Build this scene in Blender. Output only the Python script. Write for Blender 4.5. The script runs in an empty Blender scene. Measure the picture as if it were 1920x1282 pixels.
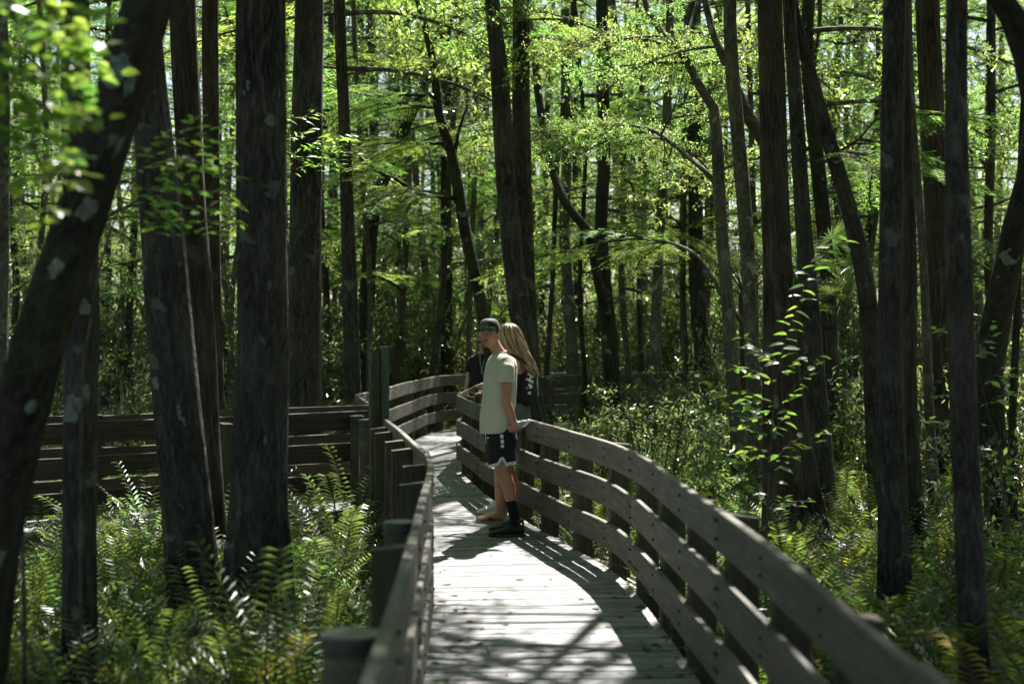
import bpy, bmesh, math, random
import numpy as np
from mathutils import Vector, Matrix, Euler, noise
from mathutils.bvhtree import BVHTree

R = random.Random(7)
sc = bpy.context.scene
COL = sc.collection
rad = math.radians

# ------------------------------------------------------------------ camera, light, exposure
HC = 1.69                      # eye height above the deck
F = 50 / 36 * 1920             # focal length in pixels of the 1920 px wide photograph
HOR = 616.0                    # row of the horizon
cam_d = bpy.data.cameras.new('camera')
cam = bpy.data.objects.new('camera', cam_d)
COL.objects.link(cam)
cam.location = (0, 0, HC)
cam.rotation_euler = (rad(90) - math.atan((641 - HOR) / F), 0, 0)
cam_d.lens = 50
cam_d.sensor_width = 36
cam_d.clip_end = 600
cam_d.dof.use_dof = True
cam_d.dof.focus_distance = 13.0
cam_d.dof.aperture_fstop = 2.0
sc.camera = cam

SUN_EL = rad(53)
SUN_AZ = math.atan2(0.30, 0.95)
S = Vector((math.sin(SUN_AZ) * math.cos(SUN_EL), math.cos(SUN_AZ) * math.cos(SUN_EL), math.sin(SUN_EL)))
sun_d = bpy.data.lights.new('sun', 'SUN')
sun_d.energy = 5.0
sun_d.angle = rad(0.5)
sun_d.color = (1.0, 0.965, 0.91)
sun = bpy.data.objects.new('sun', sun_d)
COL.objects.link(sun)
sun.rotation_euler = S.to_track_quat('Z', 'Y').to_euler()
sun.location = (0, 0, 40)
world = bpy.data.worlds.new('World')
sc.world = world
world.use_nodes = True
wn = world.node_tree
wn.nodes.clear()
wo = wn.nodes.new('ShaderNodeOutputWorld')
wb = wn.nodes.new('ShaderNodeBackground')
ws = wn.nodes.new('ShaderNodeTexSky')
ws.sky_type = 'NISHITA'
ws.sun_disc = False
ws.sun_elevation = SUN_EL
ws.sun_rotation = SUN_AZ
ws.air_density = 1.0
ws.dust_density = 1.5
wb.inputs['Strength'].default_value = 0.052
wn.links.new(ws.outputs[0], wb.inputs[0])
wn.links.new(wb.outputs[0], wo.inputs[0])
sc.view_settings.view_transform = 'Standard'
sc.view_settings.look = 'None'
sc.view_settings.exposure = 1.9
sc.view_settings.gamma = 1
sc.view_settings.use_curve_mapping = False
sc.render.engine = 'CYCLES'
sc.cycles.use_denoising = True
sc.cycles.max_bounces = 6
sc.cycles.diffuse_bounces = 3
sc.cycles.glossy_bounces = 2
sc.cycles.transmission_bounces = 5
sc.cycles.transparent_max_bounces = 6
sc.cycles.sample_clamp_indirect = 4
sc.cycles.caustics_reflective = False
sc.cycles.caustics_refractive = False

# ------------------------------------------------------------------ helpers
def PX(px, py, Y):
    """The point of the place that stands at distance Y on the sight line through a pixel of the photograph."""
    return Vector(((px - 960) / F * Y, Y, HC - (py - HOR) / F * Y))

def tag(o, label=None, cat=None, group=None, kind=None):
    if label: o['label'] = label
    if cat: o['category'] = cat
    if group: o['group'] = group
    if kind: o['kind'] = kind
    return o

def empty(name, loc=(0, 0, 0), rz=0.0):
    o = bpy.data.objects.new(name, None)
    o.empty_display_size = 0.2
    o.location = loc
    o.rotation_euler = (0, 0, rz)
    COL.objects.link(o)
    return o

def link(name, me, parent=None, loc=None):
    o = bpy.data.objects.new(name, me)
    COL.objects.link(o)
    if parent is not None: o.parent = parent
    if loc is not None: o.location = loc
    return o

class MB:
    def __init__(s):
        s.v, s.f, s.m, s.uv = [], [], [], []
    def add(s, vs, fs, mi=0, uvs=None):
        n = len(s.v)
        s.v.extend(vs)
        for f in fs:
            s.f.append(tuple(i + n for i in f))
            s.m.append(mi)
            if uvs is not None:
                s.uv.extend(uvs[i] for i in f)
            else:
                s.uv.extend((0.0, 0.0) for _ in f)
    def mesh(s, name, mats, smooth=False, off=None):
        me = bpy.data.meshes.new(name)
        vs = s.v if off is None else [(v[0] - off[0], v[1] - off[1], v[2] - off[2]) for v in s.v]
        me.from_pydata([tuple(v) for v in vs], [], s.f)
        for m in (mats if isinstance(mats, (list, tuple)) else [mats]): me.materials.append(m)
        me.polygons.foreach_set('material_index', s.m)
        ul = me.uv_layers.new(name='UVMap')
        ul.data.foreach_set('uv', np.array(s.uv, dtype=np.float32).ravel())
        if smooth: me.polygons.foreach_set('use_smooth', [True] * len(me.polygons))
        me.update()
        return me
    def tube(s, pts, rs, seg=6, mi=0, cap=True):
        n = len(pts)
        fr = None
        vs, uvs = [], []
        L = 0
        for i in range(n):
            p = Vector(pts[i])
            t = (Vector(pts[min(i + 1, n - 1)]) - Vector(pts[max(i - 1, 0)]))
            t = t.normalized() if t.length > 1e-9 else Vector((0, 0, 1))
            if fr is None:
                a = Vector((0, 1, 0)) if abs(t.y) < 0.9 else Vector((1, 0, 0))
                fr = (a - t * a.dot(t)).normalized()
            else:
                fr = (fr - t * fr.dot(t)).normalized()
                L += (p - Vector(pts[i - 1])).length
            b = t.cross(fr)
            for k in range(seg):
                a = 2 * math.pi * k / seg
                vs.append(p + (fr * math.cos(a) + b * math.sin(a)) * rs[i])
                uvs.append((k / seg * 2 * math.pi * rs[0], L))
        fs = []
        for i in range(n - 1):
            for k in range(seg):
                k2 = (k + 1) % seg
                fs.append((i * seg + k, i * seg + k2, (i + 1) * seg + k2, (i + 1) * seg + k))
        if cap:
            fs.append(tuple(range(seg))[::-1])
            fs.append(tuple((n - 1) * seg + k for k in range(seg)))
        s.add(vs, fs, mi, uvs)
    def box(s, c, dx, dy, dz, rz=0.0, mi=0, ch=0.004):
        """box with chamfered vertical and top edges, c = centre"""
        ca, sa = math.cos(rz), math.sin(rz)
        def ring(hx, hy, z):
            h = min(ch, hx * .4)
            P = [(hx - h, hy), (-(hx - h), hy), (-hx, hy - h), (-hx, -(hy - h)), (-(hx - h), -hy), (hx - h, -hy), (hx, -(hy - h)), (hx, hy - h)]
            return [Vector((c[0] + x * ca - y * sa, c[1] + x * sa + y * ca, z)) for x, y in P]
        per = [0]
        rr = [(dx/2, dy/2, c[2] - dz/2), (dx/2, dy/2, c[2] + dz/2 - ch), (dx/2 - ch, dy/2 - ch, c[2] + dz/2)]
        vs, uvs = [], []
        for hx, hy, z in rr:
            q = ring(hx, hy, z)
            vs += q
            for k in range(8): uvs.append((z, [0, dx, dx, dx + dy, dx + dy, 2*dx + dy, 2*dx + dy, 2*dx + 2*dy][k]))
        fs = []
        for i in range(2):
            for k in range(8):
                k2 = (k + 1) % 8
                fs.append((i*8 + k, i*8 + k2, (i+1)*8 + k2, (i+1)*8 + k))
        fs.append(tuple(range(8))[::-1])
        fs.append(tuple(16 + k for k in range(8)))
        s.add(vs, fs, mi, uvs)

def catmull(P, step=0.15):
    P = [Vector(p) for p in P]
    if len(P) == 2:
        n = max(1, int((P[1] - P[0]).length / step))
        return [P[0].lerp(P[1], i / n) for i in range(n + 1)]
    Q = [P[0] * 2 - P[1]] + P + [P[-1] * 2 - P[-2]]
    out = []
    for i in range(1, len(Q) - 2):
        a, b, c, d = Q[i-1], Q[i], Q[i+1], Q[i+2]
        n = max(1, int((c - b).length / step))
        for k in range(n):
            t = k / n
            out.append(0.5 * ((2*b) + (c - a)*t + (2*a - 5*b + 4*c - d)*t*t + (3*b - a - 3*c + d)*t**3))
    out.append(P[-1])
    return out

class Path:
    def __init__(s, P, step=0.1):
        s.p = catmull([Vector((a, b, 0)) for a, b in P], step)
        s.s = [0.0]
        for a, b in zip(s.p, s.p[1:]): s.s.append(s.s[-1] + (b - a).length)
        s.L = s.s[-1]
    def at(s, x):
        x = min(max(x, 0), s.L)
        i = int(np.searchsorted(s.s, x)) - 1
        i = min(max(i, 0), len(s.p) - 2)
        t = (x - s.s[i]) / max(1e-9, s.s[i+1] - s.s[i])
        j0, j1 = max(0, i - 1), min(len(s.p) - 1, i + 2)
        tan = (s.p[j1] - s.p[j0]).normalized()
        return s.p[i].lerp(s.p[i+1], t), tan
    def near(s, q):
        b = min(range(len(s.p)), key=lambda i: (s.p[i] - q).length)
        return s.s[b]

# ------------------------------------------------------------------ materials
def newmat(name):
    m = bpy.data.materials.new(name)
    m.use_nodes = True
    nt = m.node_tree
    bs = nt.nodes['Principled BSDF']
    return m, nt, bs, nt.nodes['Material Output']

def node(nt, t, **kw):
    n = nt.nodes.new(t)
    for k, v in kw.items(): setattr(n, k, v)
    return n

def ramp(nt, src, stops, mode='LINEAR'):
    r = node(nt, 'ShaderNodeValToRGB')
    r.color_ramp.interpolation = mode
    e = r.color_ramp.elements
    while len(e) < len(stops): e.new(0.5)
    for i, (p, c) in enumerate(stops):
        e[i].position = p
        e[i].color = (*c, 1) if len(c) == 3 else c
    nt.links.new(src, r.inputs[0])
    return r.outputs[0]

def noise_n(nt, vec, scale=5, detail=4, rough=0.55, dist=0.0):
    n = node(nt, 'ShaderNodeTexNoise')
    n.inputs['Scale'].default_value = scale
    n.inputs['Detail'].default_value = detail
    n.inputs['Roughness'].default_value = rough
    n.inputs['Distortion'].default_value = dist
    nt.links.new(vec, n.inputs['Vector'])
    return n.outputs['Fac']

def mapping(nt, src, scale, loc=(0, 0, 0)):
    m = node(nt, 'ShaderNodeMapping')
    m.inputs['Scale'].default_value = scale
    m.inputs['Location'].default_value = loc
    nt.links.new(src, m.inputs['Vector'])
    return m.outputs[0]

def mixc(nt, fac, a, b, mode='MIX'):
    m = node(nt, 'ShaderNodeMix', data_type='RGBA', blend_type=mode)
    for inp, v in ((m.inputs[0], fac), (m.inputs[6], a), (m.inputs[7], b)):
        if isinstance(v, (float, int)): inp.default_value = v
        elif isinstance(v, tuple): inp.default_value = (*v, 1) if len(v) == 3 else v
        else: nt.links.new(v, inp)
    return m.outputs[2]

def math_n(nt, op, a, b=0.0, c=None):
    m = node(nt, 'ShaderNodeMath', operation=op)
    for i, v in enumerate((a, b) if c is None else (a, b, c)):
        if isinstance(v, (float, int)): m.inputs[i].default_value = v
        else: nt.links.new(v, m.inputs[i])
    return m.outputs[0]

def bump(nt, bs, h, strength=0.5, dist=0.01):
    b = node(nt, 'ShaderNodeBump')
    b.inputs['Strength'].default_value = strength
    b.inputs['Distance'].default_value = dist
    nt.links.new(h, b.inputs['Height'])
    nt.links.new(b.outputs[0], bs.inputs['Normal'])

def wood_mat(name, dark, light, green=0.0, rough=0.75):
    m, nt, bs, out = newmat(name)
    uv = node(nt, 'ShaderNodeUVMap').outputs[0]
    oi = node(nt, 'ShaderNodeObjectInfo')
    sh = node(nt, 'ShaderNodeVectorMath', operation='ADD')
    cb = node(nt, 'ShaderNodeCombineXYZ')
    k = math_n(nt, 'MULTIPLY', oi.outputs['Random'], 37.0)
    nt.links.new(k, cb.inputs[0]); nt.links.new(k, cb.inputs[1]); nt.links.new(k, cb.inputs[2])
    nt.links.new(uv, sh.inputs[0]); nt.links.new(cb.outputs[0], sh.inputs[1])
    v = sh.outputs[0]
    grain = noise_n(nt, mapping(nt, v, (2.2, 70, 1)), 1.0, 5, 0.65, 0.6)
    fine = noise_n(nt, mapping(nt, v, (9, 260, 1)), 1.0, 3, 0.6)
    blot = noise_n(nt, mapping(nt, v, (3.5, 9, 1)), 1.0, 5, 0.7)
    c = ramp(nt, grain, [(0.30, tuple(x * .45 for x in dark)), (0.42, dark), (0.6, light), (0.78, tuple(x * 1.25 for x in light))])
    c = mixc(nt, math_n(nt, 'MULTIPLY', ramp(nt, blot, [(0.42, (0, 0, 0)), (0.66, (1, 1, 1))]), 0.7), c, tuple(x * 0.4 for x in dark))
    c = mixc(nt, 0.3, c, ramp(nt, fine, [(0.3, tuple(x * .5 for x in dark)), (0.6, light)]))
    if green > 0:
        g = noise_n(nt, mapping(nt, v, (3, 9, 1), (5, 5, 0)), 1.0, 4, 0.65)
        c = mixc(nt, math_n(nt, 'MULTIPLY', ramp(nt, g, [(0.45, (0, 0, 0)), (0.7, (1, 1, 1))]), green), c, (0.055, 0.085, 0.035))
    val = math_n(nt, 'MULTIPLY_ADD', oi.outputs['Random'], 0.5, 0.75)
    hs = node(nt, 'ShaderNodeHueSaturation')
    nt.links.new(val, hs.inputs['Value']); nt.links.new(c, hs.inputs['Color'])
    nt.links.new(hs.outputs[0], bs.inputs['Base Color'])
    bs.inputs['Roughness'].default_value = rough
    bs.inputs['Specular IOR Level'].default_value = 0.35
    h = math_n(nt, 'ADD', grain, math_n(nt, 'MULTIPLY', fine, 0.5))
    bump(nt, bs, h, 0.8, 0.006)
    return m

def bark_mat(name, dark, light, lichen=0.0, sx=26, sy=4.5, strength=1.0, moss=0.0):
    m, nt, bs, out = newmat(name)
    uv = node(nt, 'ShaderNodeUVMap').outputs[0]
    obj = node(nt, 'ShaderNodeTexCoord').outputs['Object']
    cr = noise_n(nt, mapping(nt, uv, (sx, sy, 1)), 1.0, 5, 0.6, 0.8)
    cr2 = noise_n(nt, mapping(nt, uv, (sx * 3.2, sy * 3, 1)), 1.0, 4, 0.6, 0.3)
    big = noise_n(nt, obj, 1.7, 3, 0.5)
    c = ramp(nt, cr, [(0.40, tuple(x * .3 for x in dark)), (0.49, dark), (0.60, light), (0.72, tuple(x * 2.2 for x in light))])
    c = mixc(nt, 0.4, c, ramp(nt, cr2, [(0.42, tuple(x * .5 for x in dark)), (0.62, tuple(x * 1.5 for x in light))]))
    c = mixc(nt, math_n(nt, 'MULTIPLY', ramp(nt, big, [(0.4, (0, 0, 0)), (0.7, (1, 1, 1))]), 0.5), c, tuple(x * 1.5 for x in light))
    if lichen > 0:
        l = noise_n(nt, obj, 5.5, 3, 0.5, 0.4)
        l2 = ramp(nt, l, [(0.645, (0, 0, 0)), (0.67, (1, 1, 1))])
        c = mixc(nt, math_n(nt, 'MULTIPLY', l2, lichen), c, (0.30, 0.35, 0.28))
    if moss > 0:
        g = noise_n(nt, obj, 2.3, 4, 0.6)
        c = mixc(nt, math_n(nt, 'MULTIPLY', ramp(nt, g, [(0.45, (0, 0, 0)), (0.65, (1, 1, 1))]), moss), c, (0.06, 0.085, 0.03))
    nt.links.new(c, bs.inputs['Base Color'])
    bs.inputs['Roughness'].default_value = 0.9
    bs.inputs['Specular IOR Level'].default_value = 0.2
    bump(nt, bs, math_n(nt, 'ADD', cr, math_n(nt, 'MULTIPLY', cr2, 0.5)), strength, 0.03)
    return m

def leaf_mat(name, base, trans, rough=0.38, vary=0.5, tmix=0.5, warm=0.0, spec=0.5):
    m, nt, bs, out = newmat(name)
    geo = node(nt, 'ShaderNodeNewGeometry')
    oi = node(nt, 'ShaderNodeObjectInfo')
    rp = geo.outputs['Random Per Island']
    hs = node(nt, 'ShaderNodeHueSaturation')
    hs.inputs['Color'].default_value = (*base, 1)
    nt.links.new(math_n(nt, 'MULTIPLY_ADD', rp, vary, 1 - vary * .5), hs.inputs['Value'])
    nt.links.new(math_n(nt, 'MULTIPLY_ADD', oi.outputs['Random'], 0.05, 0.475), hs.inputs['Hue'])
    c = hs.outputs[0]
    hs2 = node(nt, 'ShaderNodeHueSaturation')
    hs2.inputs['Color'].default_value = (*trans, 1)
    nt.links.new(math_n(nt, 'MULTIPLY_ADD', rp, vary, 1 - vary * .5), hs2.inputs['Value'])
    nt.links.new(math_n(nt, 'MULTIPLY_ADD', oi.outputs['Random'], 0.06, 0.47), hs2.inputs['Hue'])
    t = hs2.outputs[0]
    if warm > 0.0:
        w = ramp(nt, math_n(nt, 'FRACT', math_n(nt, 'MULTIPLY', rp, 17.3)), [(1 - warm - 0.02, (0, 0, 0)), (1 - warm, (1, 1, 1))])
        c = mixc(nt, w, c, (0.22, 0.11, 0.02))
        t = mixc(nt, w, t, (0.5, 0.33, 0.04))
    nt.links.new(c, bs.inputs['Base Color'])
    bs.inputs['Roughness'].default_value = rough
    bs.inputs['Specular IOR Level'].default_value = spec
    tr = node(nt, 'ShaderNodeBsdfTranslucent')
    nt.links.new(t, tr.inputs[0])
    mx = node(nt, 'ShaderNodeMixShader')
    mx.inputs[0].default_value = tmix
    nt.links.new(bs.outputs[0], mx.inputs[1]); nt.links.new(tr.outputs[0], mx.inputs[2])
    nt.links.new(mx.outputs[0], out.inputs['Surface'])
    return m

def plain(name, col, rough=0.6, spec=0.4, nscale=0, namt=0.25, bmp=0.0, bscale=60):
    m, nt, bs, out = newmat(name)
    bs.inputs['Roughness'].default_value = rough
    bs.inputs['Specular IOR Level'].default_value = spec
    obj = node(nt, 'ShaderNodeTexCoord').outputs['Object']
    if nscale:
        n = noise_n(nt, obj, nscale, 4, 0.6)
        c = ramp(nt, n, [(0.3, tuple(x * (1 - namt) for x in col)), (0.7, tuple(min(1, x * (1 + namt)) for x in col))])
        nt.links.new(c, bs.inputs['Base Color'])
    else:
        bs.inputs['Base Color'].default_value = (*col, 1)
    if bmp:
        bump(nt, bs, noise_n(nt, obj, bscale, 4, 0.6), bmp, 0.004)
    return m

M = {}
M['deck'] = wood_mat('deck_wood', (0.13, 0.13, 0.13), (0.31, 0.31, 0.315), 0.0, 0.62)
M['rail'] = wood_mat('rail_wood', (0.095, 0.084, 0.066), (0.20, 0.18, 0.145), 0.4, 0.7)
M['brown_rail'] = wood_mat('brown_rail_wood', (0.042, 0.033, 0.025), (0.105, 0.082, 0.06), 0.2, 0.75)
M['post'] = wood_mat('post_wood', (0.06, 0.05, 0.034), (0.145, 0.12, 0.08), 0.45, 0.85)
M['cap'] = plain('pile_cap_paint', (0.05, 0.062, 0.055), 0.4, 0.6, 9, 0.35, 0.3, 40)
M['bolt'] = plain('rusty_bolt', (0.03, 0.026, 0.022), 0.6, 0.4, 50, 0.4)
M['bark'] = bark_mat('grey_cypress_bark', (0.017, 0.0155, 0.0135), (0.078, 0.072, 0.063), 0.25, 26, 4.5, 1.0)
M['bark_dark'] = bark_mat('dark_bark', (0.013, 0.011, 0.009), (0.045, 0.039, 0.03), 0.55, 22, 8, 1.0, 0.35)
M['bark_red'] = bark_mat('reddish_cypress_bark', (0.020, 0.0165, 0.0125), (0.078, 0.063, 0.047), 0.1, 22, 2.2, 1.0)
M['bark_pale'] = bark_mat('pale_lichen_bark', (0.05, 0.046, 0.038), (0.145, 0.135, 0.108), 0.9, 18, 6, 0.8, 0.4)
M['lichen'] = plain('pale_lichen', (0.155, 0.185, 0.15), 0.95, 0.1, 38, 0.6, 0.9, 70)
M['twig'] = bark_mat('twig_bark', (0.05, 0.042, 0.03), (0.13, 0.11, 0.085), 0.4, 12, 6, 0.5)
M['leaf_cyp'] = leaf_mat('cypress_leaves', (0.085, 0.15, 0.02), (0.32, 0.52, 0.08), 0.42, 0.85, 0.60)
M['leaf_broad'] = leaf_mat('broad_leaves', (0.06, 0.115, 0.02), (0.35, 0.52, 0.11), 0.3, 0.95, 0.52, 0.0, 0.7)
M['leaf_dark'] = leaf_mat('dark_glossy_leaves', (0.035, 0.06, 0.018), (0.12, 0.18, 0.04), 0.28, 0.9, 0.35, 0.0, 0.9)
M['leaf_fern'] = leaf_mat('fern_leaves', (0.05, 0.075, 0.025), (0.22, 0.34, 0.06), 0.36, 0.9, 0.40, 0.0, 0.65)
M['leaf_fern_old'] = leaf_mat('old_fern_leaves', (0.11, 0.10, 0.03), (0.42, 0.36, 0.05), 0.4, 0.8, 0.42, 0.008, 0.5)
M['grass'] = leaf_mat('dry_sedge', (0.20, 0.19, 0.13), (0.34, 0.33, 0.16), 0.4, 0.8, 0.35, 0.03, 0.6)
M['herb'] = leaf_mat('herb_leaves', (0.045, 0.075, 0.022), (0.15, 0.23, 0.05), 0.26, 0.9, 0.4, 0.0, 0.9)
M['leaf_shrub'] = leaf_mat('grey_green_shrub_leaves', (0.075, 0.10, 0.045), (0.29, 0.37, 0.11), 0.27, 0.95, 0.46, 0.0, 0.9)
M['dead_twig'] = plain('dead_twigs', (0.26, 0.24, 0.20), 0.6, 0.4, 6, 0.5)
M['leaf_near'] = leaf_mat('near_oval_leaves', (0.09, 0.17, 0.035), (0.36, 0.60, 0.085), 0.32, 0.5, 0.5, 0.0, 0.6)

m, nt, bs, out = newmat('leaf_litter')
tc = node(nt, 'ShaderNodeTexCoord').outputs['Object']
a = noise_n(nt, tc, 0.6, 4, 0.6); b = noise_n(nt, tc, 22, 5, 0.7); vn = node(nt, 'ShaderNodeTexVoronoi')
vn.inputs['Scale'].default_value = 16; nt.links.new(tc, vn.inputs['Vector'])
c = ramp(nt, b, [(0.3, (0.02, 0.015, 0.01)), (0.5, (0.07, 0.052, 0.035)), (0.72, (0.17, 0.135, 0.095))])
c = mixc(nt, math_n(nt, 'MULTIPLY', ramp(nt, a, [(0.45, (0, 0, 0)), (0.6, (1, 1, 1))]), 0.5), c, (0.06, 0.075, 0.03))
c = mixc(nt, 0.4, c, ramp(nt, vn.outputs['Color'], [(0.2, (0.04, 0.03, 0.02)), (0.9, (0.22, 0.17, 0.12))]))
nt.links.new(c, bs.inputs['Base Color']); bs.inputs['Roughness'].default_value = 0.8
bump(nt, bs, math_n(nt, 'ADD', b, vn.outputs['Distance']), 0.9, 0.05)
M['ground'] = m

# ------------------------------------------------------------------ ground
GZ = -0.62
def gz(x, y):
    return GZ + 0.10 * noise.noise(Vector((x * .25, y * .25, 0))) + 0.04 * noise.noise(Vector((x * 1.1, y * 1.1, 3)))
mb = MB()
xs = [-220, -120, -60, -40] + [i * 0.6 - 30 for i in range(101)] + [40, 60, 120, 220]
ys = [-60, -30, -15] + [i * 0.6 - 6 for i in range(120)] + [75, 90, 120, 170, 260, 400]
vs = [(x, y, gz(x, y)) for y in ys for x in xs]
nx = len(xs)
fs = [(j*nx + i, j*nx + i + 1, (j+1)*nx + i + 1, (j+1)*nx + i) for j in range(len(ys) - 1) for i in range(nx - 1)]
mb.add(vs, fs)
g = link('ground', mb.mesh('ground', M['ground'], True))
tag(g, 'forest floor of brown leaf litter under the raised boardwalk', None, None, 'structure')

# ------------------------------------------------------------------ boardwalk
RH = 0.91
pR1 = Path([(.93, .8), (.927, 3.3), (.905, 5.28), (.858, 6.73), (.712, 9.5), (.413, 11.0), (.115, 12.3), (-.297, 14.4), (-.66, 16.8)])
pR2 = Path([(-.66, 16.8), (-.47, 20.0), (-.1, 22.0), (.9, 23.6), (2.2, 24.4), (6.5, 25.0)])
pL1 = Path([(-.27, .8), (-.30, 3.1), (-.312, 3.8), (-.345, 5.1), (-.377, 6.05), (-.44, 8.0), (-.523, 9.0)])
pL2 = Path([(-.523, 9.0), (-.80, 10.7), (-1.09, 12.46)])
pF = Path([(-1.85, 17.05), (-1.66, 18.4), (-1.32, 22.7), (-.85, 23.95), (.6, 25.2), (2.2, 25.8), (6.5, 26.3)])
pB1 = Path([(-1.30, 13.5), (-2.4, 12.75), (-3.9, 11.65), (-6.2, 10.4), (-9, 9.4)])
pB2 = Path([(-1.42, 14.55), (-2.3, 14.0), (-3.6, 12.95), (-5.6, 11.75), (-9, 10.7)])
pB3 = Path([(-1.85, 17.05), (-1.42, 14.55)])

deck = empty('boardwalk', (0, 0, 0))
tag(deck, 'weathered grey timber boardwalk curving through the swamp woods', None, None, 'structure')
def plank(a0, a1, b0, b1, z=0.0, mat='deck', parent=deck, th=0.038):
    """one deck board; a0-a1 its left end, b0-b1 its right end (near, far)"""
    c = (a0 + a1 + b0 + b1) / 4
    ax = ((b0 + b1) / 2 - (a0 + a1) / 2)
    Ln = ax.length
    rz = math.atan2(ax.y, ax.x)
    mb = MB()
    g_ = 0.0055
    pts = []
    dz = R.uniform(-.0015, .0015)
    for (p, q) in ((a0, a1), (b0, b1)):
        w = (q - p); W = w.length; w.normalize()
        pr = [(g_, -th), (g_, -.004), (g_ + .004, 0), (W - g_ - .004, 0), (W - g_, -.004), (W - g_, -th)]
        pts.append([p + w * x + Vector((0, 0, zz + z + dz)) for x, zz in pr])
    vs = pts[0] + pts[1]
    # local frame: x along the board
    off = R.uniform(0, 20)
    uvs = [(0 + off, k * .03) for k in range(6)] + [(Ln + off, k * .03) for k in range(6)]
    fs = [(k, k + 6, (k + 1) % 6 + 6, (k + 1) % 6) for k in range(6)] + [(0, 1, 2, 3, 4, 5), (11, 10, 9, 8, 7, 6)]
    mb.add(vs, fs, 0, uvs)
    me = mb.mesh('plank', M[mat], False, c)
    return link('plank', me, parent, c)

# main walk: right edge runs along pR1/pR2, left edge along the left rails
def offs(path, s, d):
    p, t = path.at(s)
    n = Vector((-t.y, t.x, 0))
    return p + n * d
mainR = Path([(.93, -1.0)] + [tuple(p.xy) for p in pR1.p[::6]] + [(-.66, 16.8)] + [tuple(p.xy) for p in pR2.p[4::6]])
mainL = Path([(-.26, -1.0)] + [tuple(p.xy) for p in pL1.p[::6]] + [(-.80, 10.7), (-1.09, 12.46), (-1.36, 13.9), (-1.62, 15.6), (-1.74, 17.1)] + [tuple(p.xy) for p in pF.p[14::6]])
centre = [(0.29, -1), (0.29, 4.2), (.255, 6.4), (.12, 9.2), (-.2, 11.2), (-.49, 12.4), (-.85, 14.2), (-1.2, 17.0), (-1.02, 20.0), (-.7, 22.3), (.7, 24.4), (2.2, 25.1), (6.5, 25.6)]
pC = Path(centre)
EDGE = 0.047
def ray_hit(path, o, d):
    best = None
    for a, b in zip(path.p, path.p[1:]):
        e = b - a
        den = d.x * e.y - d.y * e.x
        if abs(den) < 1e-9: continue
        w = a - o
        t = (w.x * e.y - w.y * e.x) / den
        u = (w.x * d.y - w.y * d.x) / den
        if t > 0 and -0.001 <= u <= 1.001 and (best is None or t < best): best = t
    return best
ST = 0.1455
stations = []
s_ = 0.0
while s_ < pC.L - 0.2:
    stations.append(s_)
    s_ += ST
ends = []
for s_ in stations:
    p, t = pC.at(s_)
    # tangent smoothed over a metre so that boards fan out evenly
    t = sum(((pC.at(s_ + k * .18)[1]) for k in range(-4, 5)), Vector((0, 0, 0))).normalized()
    n = Vector((-t.y, t.x, 0))
    a = ray_hit(mainL, p, n); b = ray_hit(mainR, p, -n)
    a = min(a if a else .7, 1.3); b = min(b if b else .7, 1.3)
    ends.append((p + n * (a + EDGE), p - n * (b + EDGE)))
for i in range(len(ends) - 1):
    plank(ends[i][0], ends[i+1][0], ends[i][1], ends[i+1][1])
# branch walk to the left
e2 = []
k = 0
while k * ST < pB1.L - .2:
    s_ = k * ST
    p, t = pB1.at(s_)
    n = Vector((-t.y, t.x, 0))
    f = s_ / pB1.L
    q, _ = pB2.at(f * pB2.L)
    w = (q - p).normalized()
    e2.append((p - w * EDGE, q + w * EDGE))
    k += 1
for i in range(len(e2) - 1):
    plank(e2[i][0], e2[i+1][0], e2[i][1], e2[i+1][1], z=-0.003)
# stringers under the edges
def sweep(path, s0, s1, z0, z1, o0, o1, mat, name, parent, step=0.3, ch=0.004, wob=0.0):
    """a board swept along a path; o0/o1 offsets to the left of travel (inner, outer face)"""
    n = max(1, int((s1 - s0) / step))
    mb = MB()
    vs, uvs = [], []
    h, w = z1 - z0, o1 - o0
    sg = 1 if w > 0 else -1
    pr = [(o0, z0 + ch), (o0, z1 - ch), (o0 + ch * sg, z1), (o1 - ch * sg, z1), (o1, z1 - ch), (o1, z0 + ch), (o1 - ch * sg, z0), (o0 + ch * sg, z0)]
    pv = [0, h, h, h + abs(w), h + abs(w), 2*h + abs(w), 2*h + abs(w), 2*h + 2*abs(w)]
    off = R.uniform(0, 30)
    a, b, ph = R.uniform(-wob, wob), R.uniform(-wob, wob), R.uniform(0, 6)
    for i in range(n + 1):
        s_ = s0 + (s1 - s0) * i / n
        p, t = path.at(s_)
        nn = Vector((-t.y, t.x, 0))
        dz = a + (b - a) * i / n + wob * .5 * math.sin(s_ * 2.2 + ph)
        for (o, z) in pr: vs.append(p + nn * o + Vector((0, 0, z + dz)))
        for v in pv: uvs.append((s_ + off, v + off))
    fs = []
    for i in range(n):
        for k in range(8):
            k2 = (k + 1) % 8
            fs.append((i*8 + k, i*8 + k2, (i+1)*8 + k2, (i+1)*8 + k))
    fs += [tuple(range(8))[::-1], tuple(n*8 + k for k in range(8))]
    mb.add(vs, fs, 0, uvs)
    c, _ = path.at((s0 + s1) / 2)
    c = Vector((c.x, c.y, (z0 + z1) / 2))
    return link(name, mb.mesh(name, M[mat], False, c), parent, c - parent.location)
for path in (pR1, pR2, pB2, pF):
    d = -1 if path in (pR1, pR2) else 1
for (path, sd) in ((pR1, -1), (pR2, -1), (pL1, 1), (pL2, 1), (pF, 1), (pB1, 1), (pB2, -1)):
    sweep(path, 0, path.L, -.24, -.043, 0.005 * sd, 0.043 * sd, 'post', 'stringer', deck, 0.4)

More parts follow.
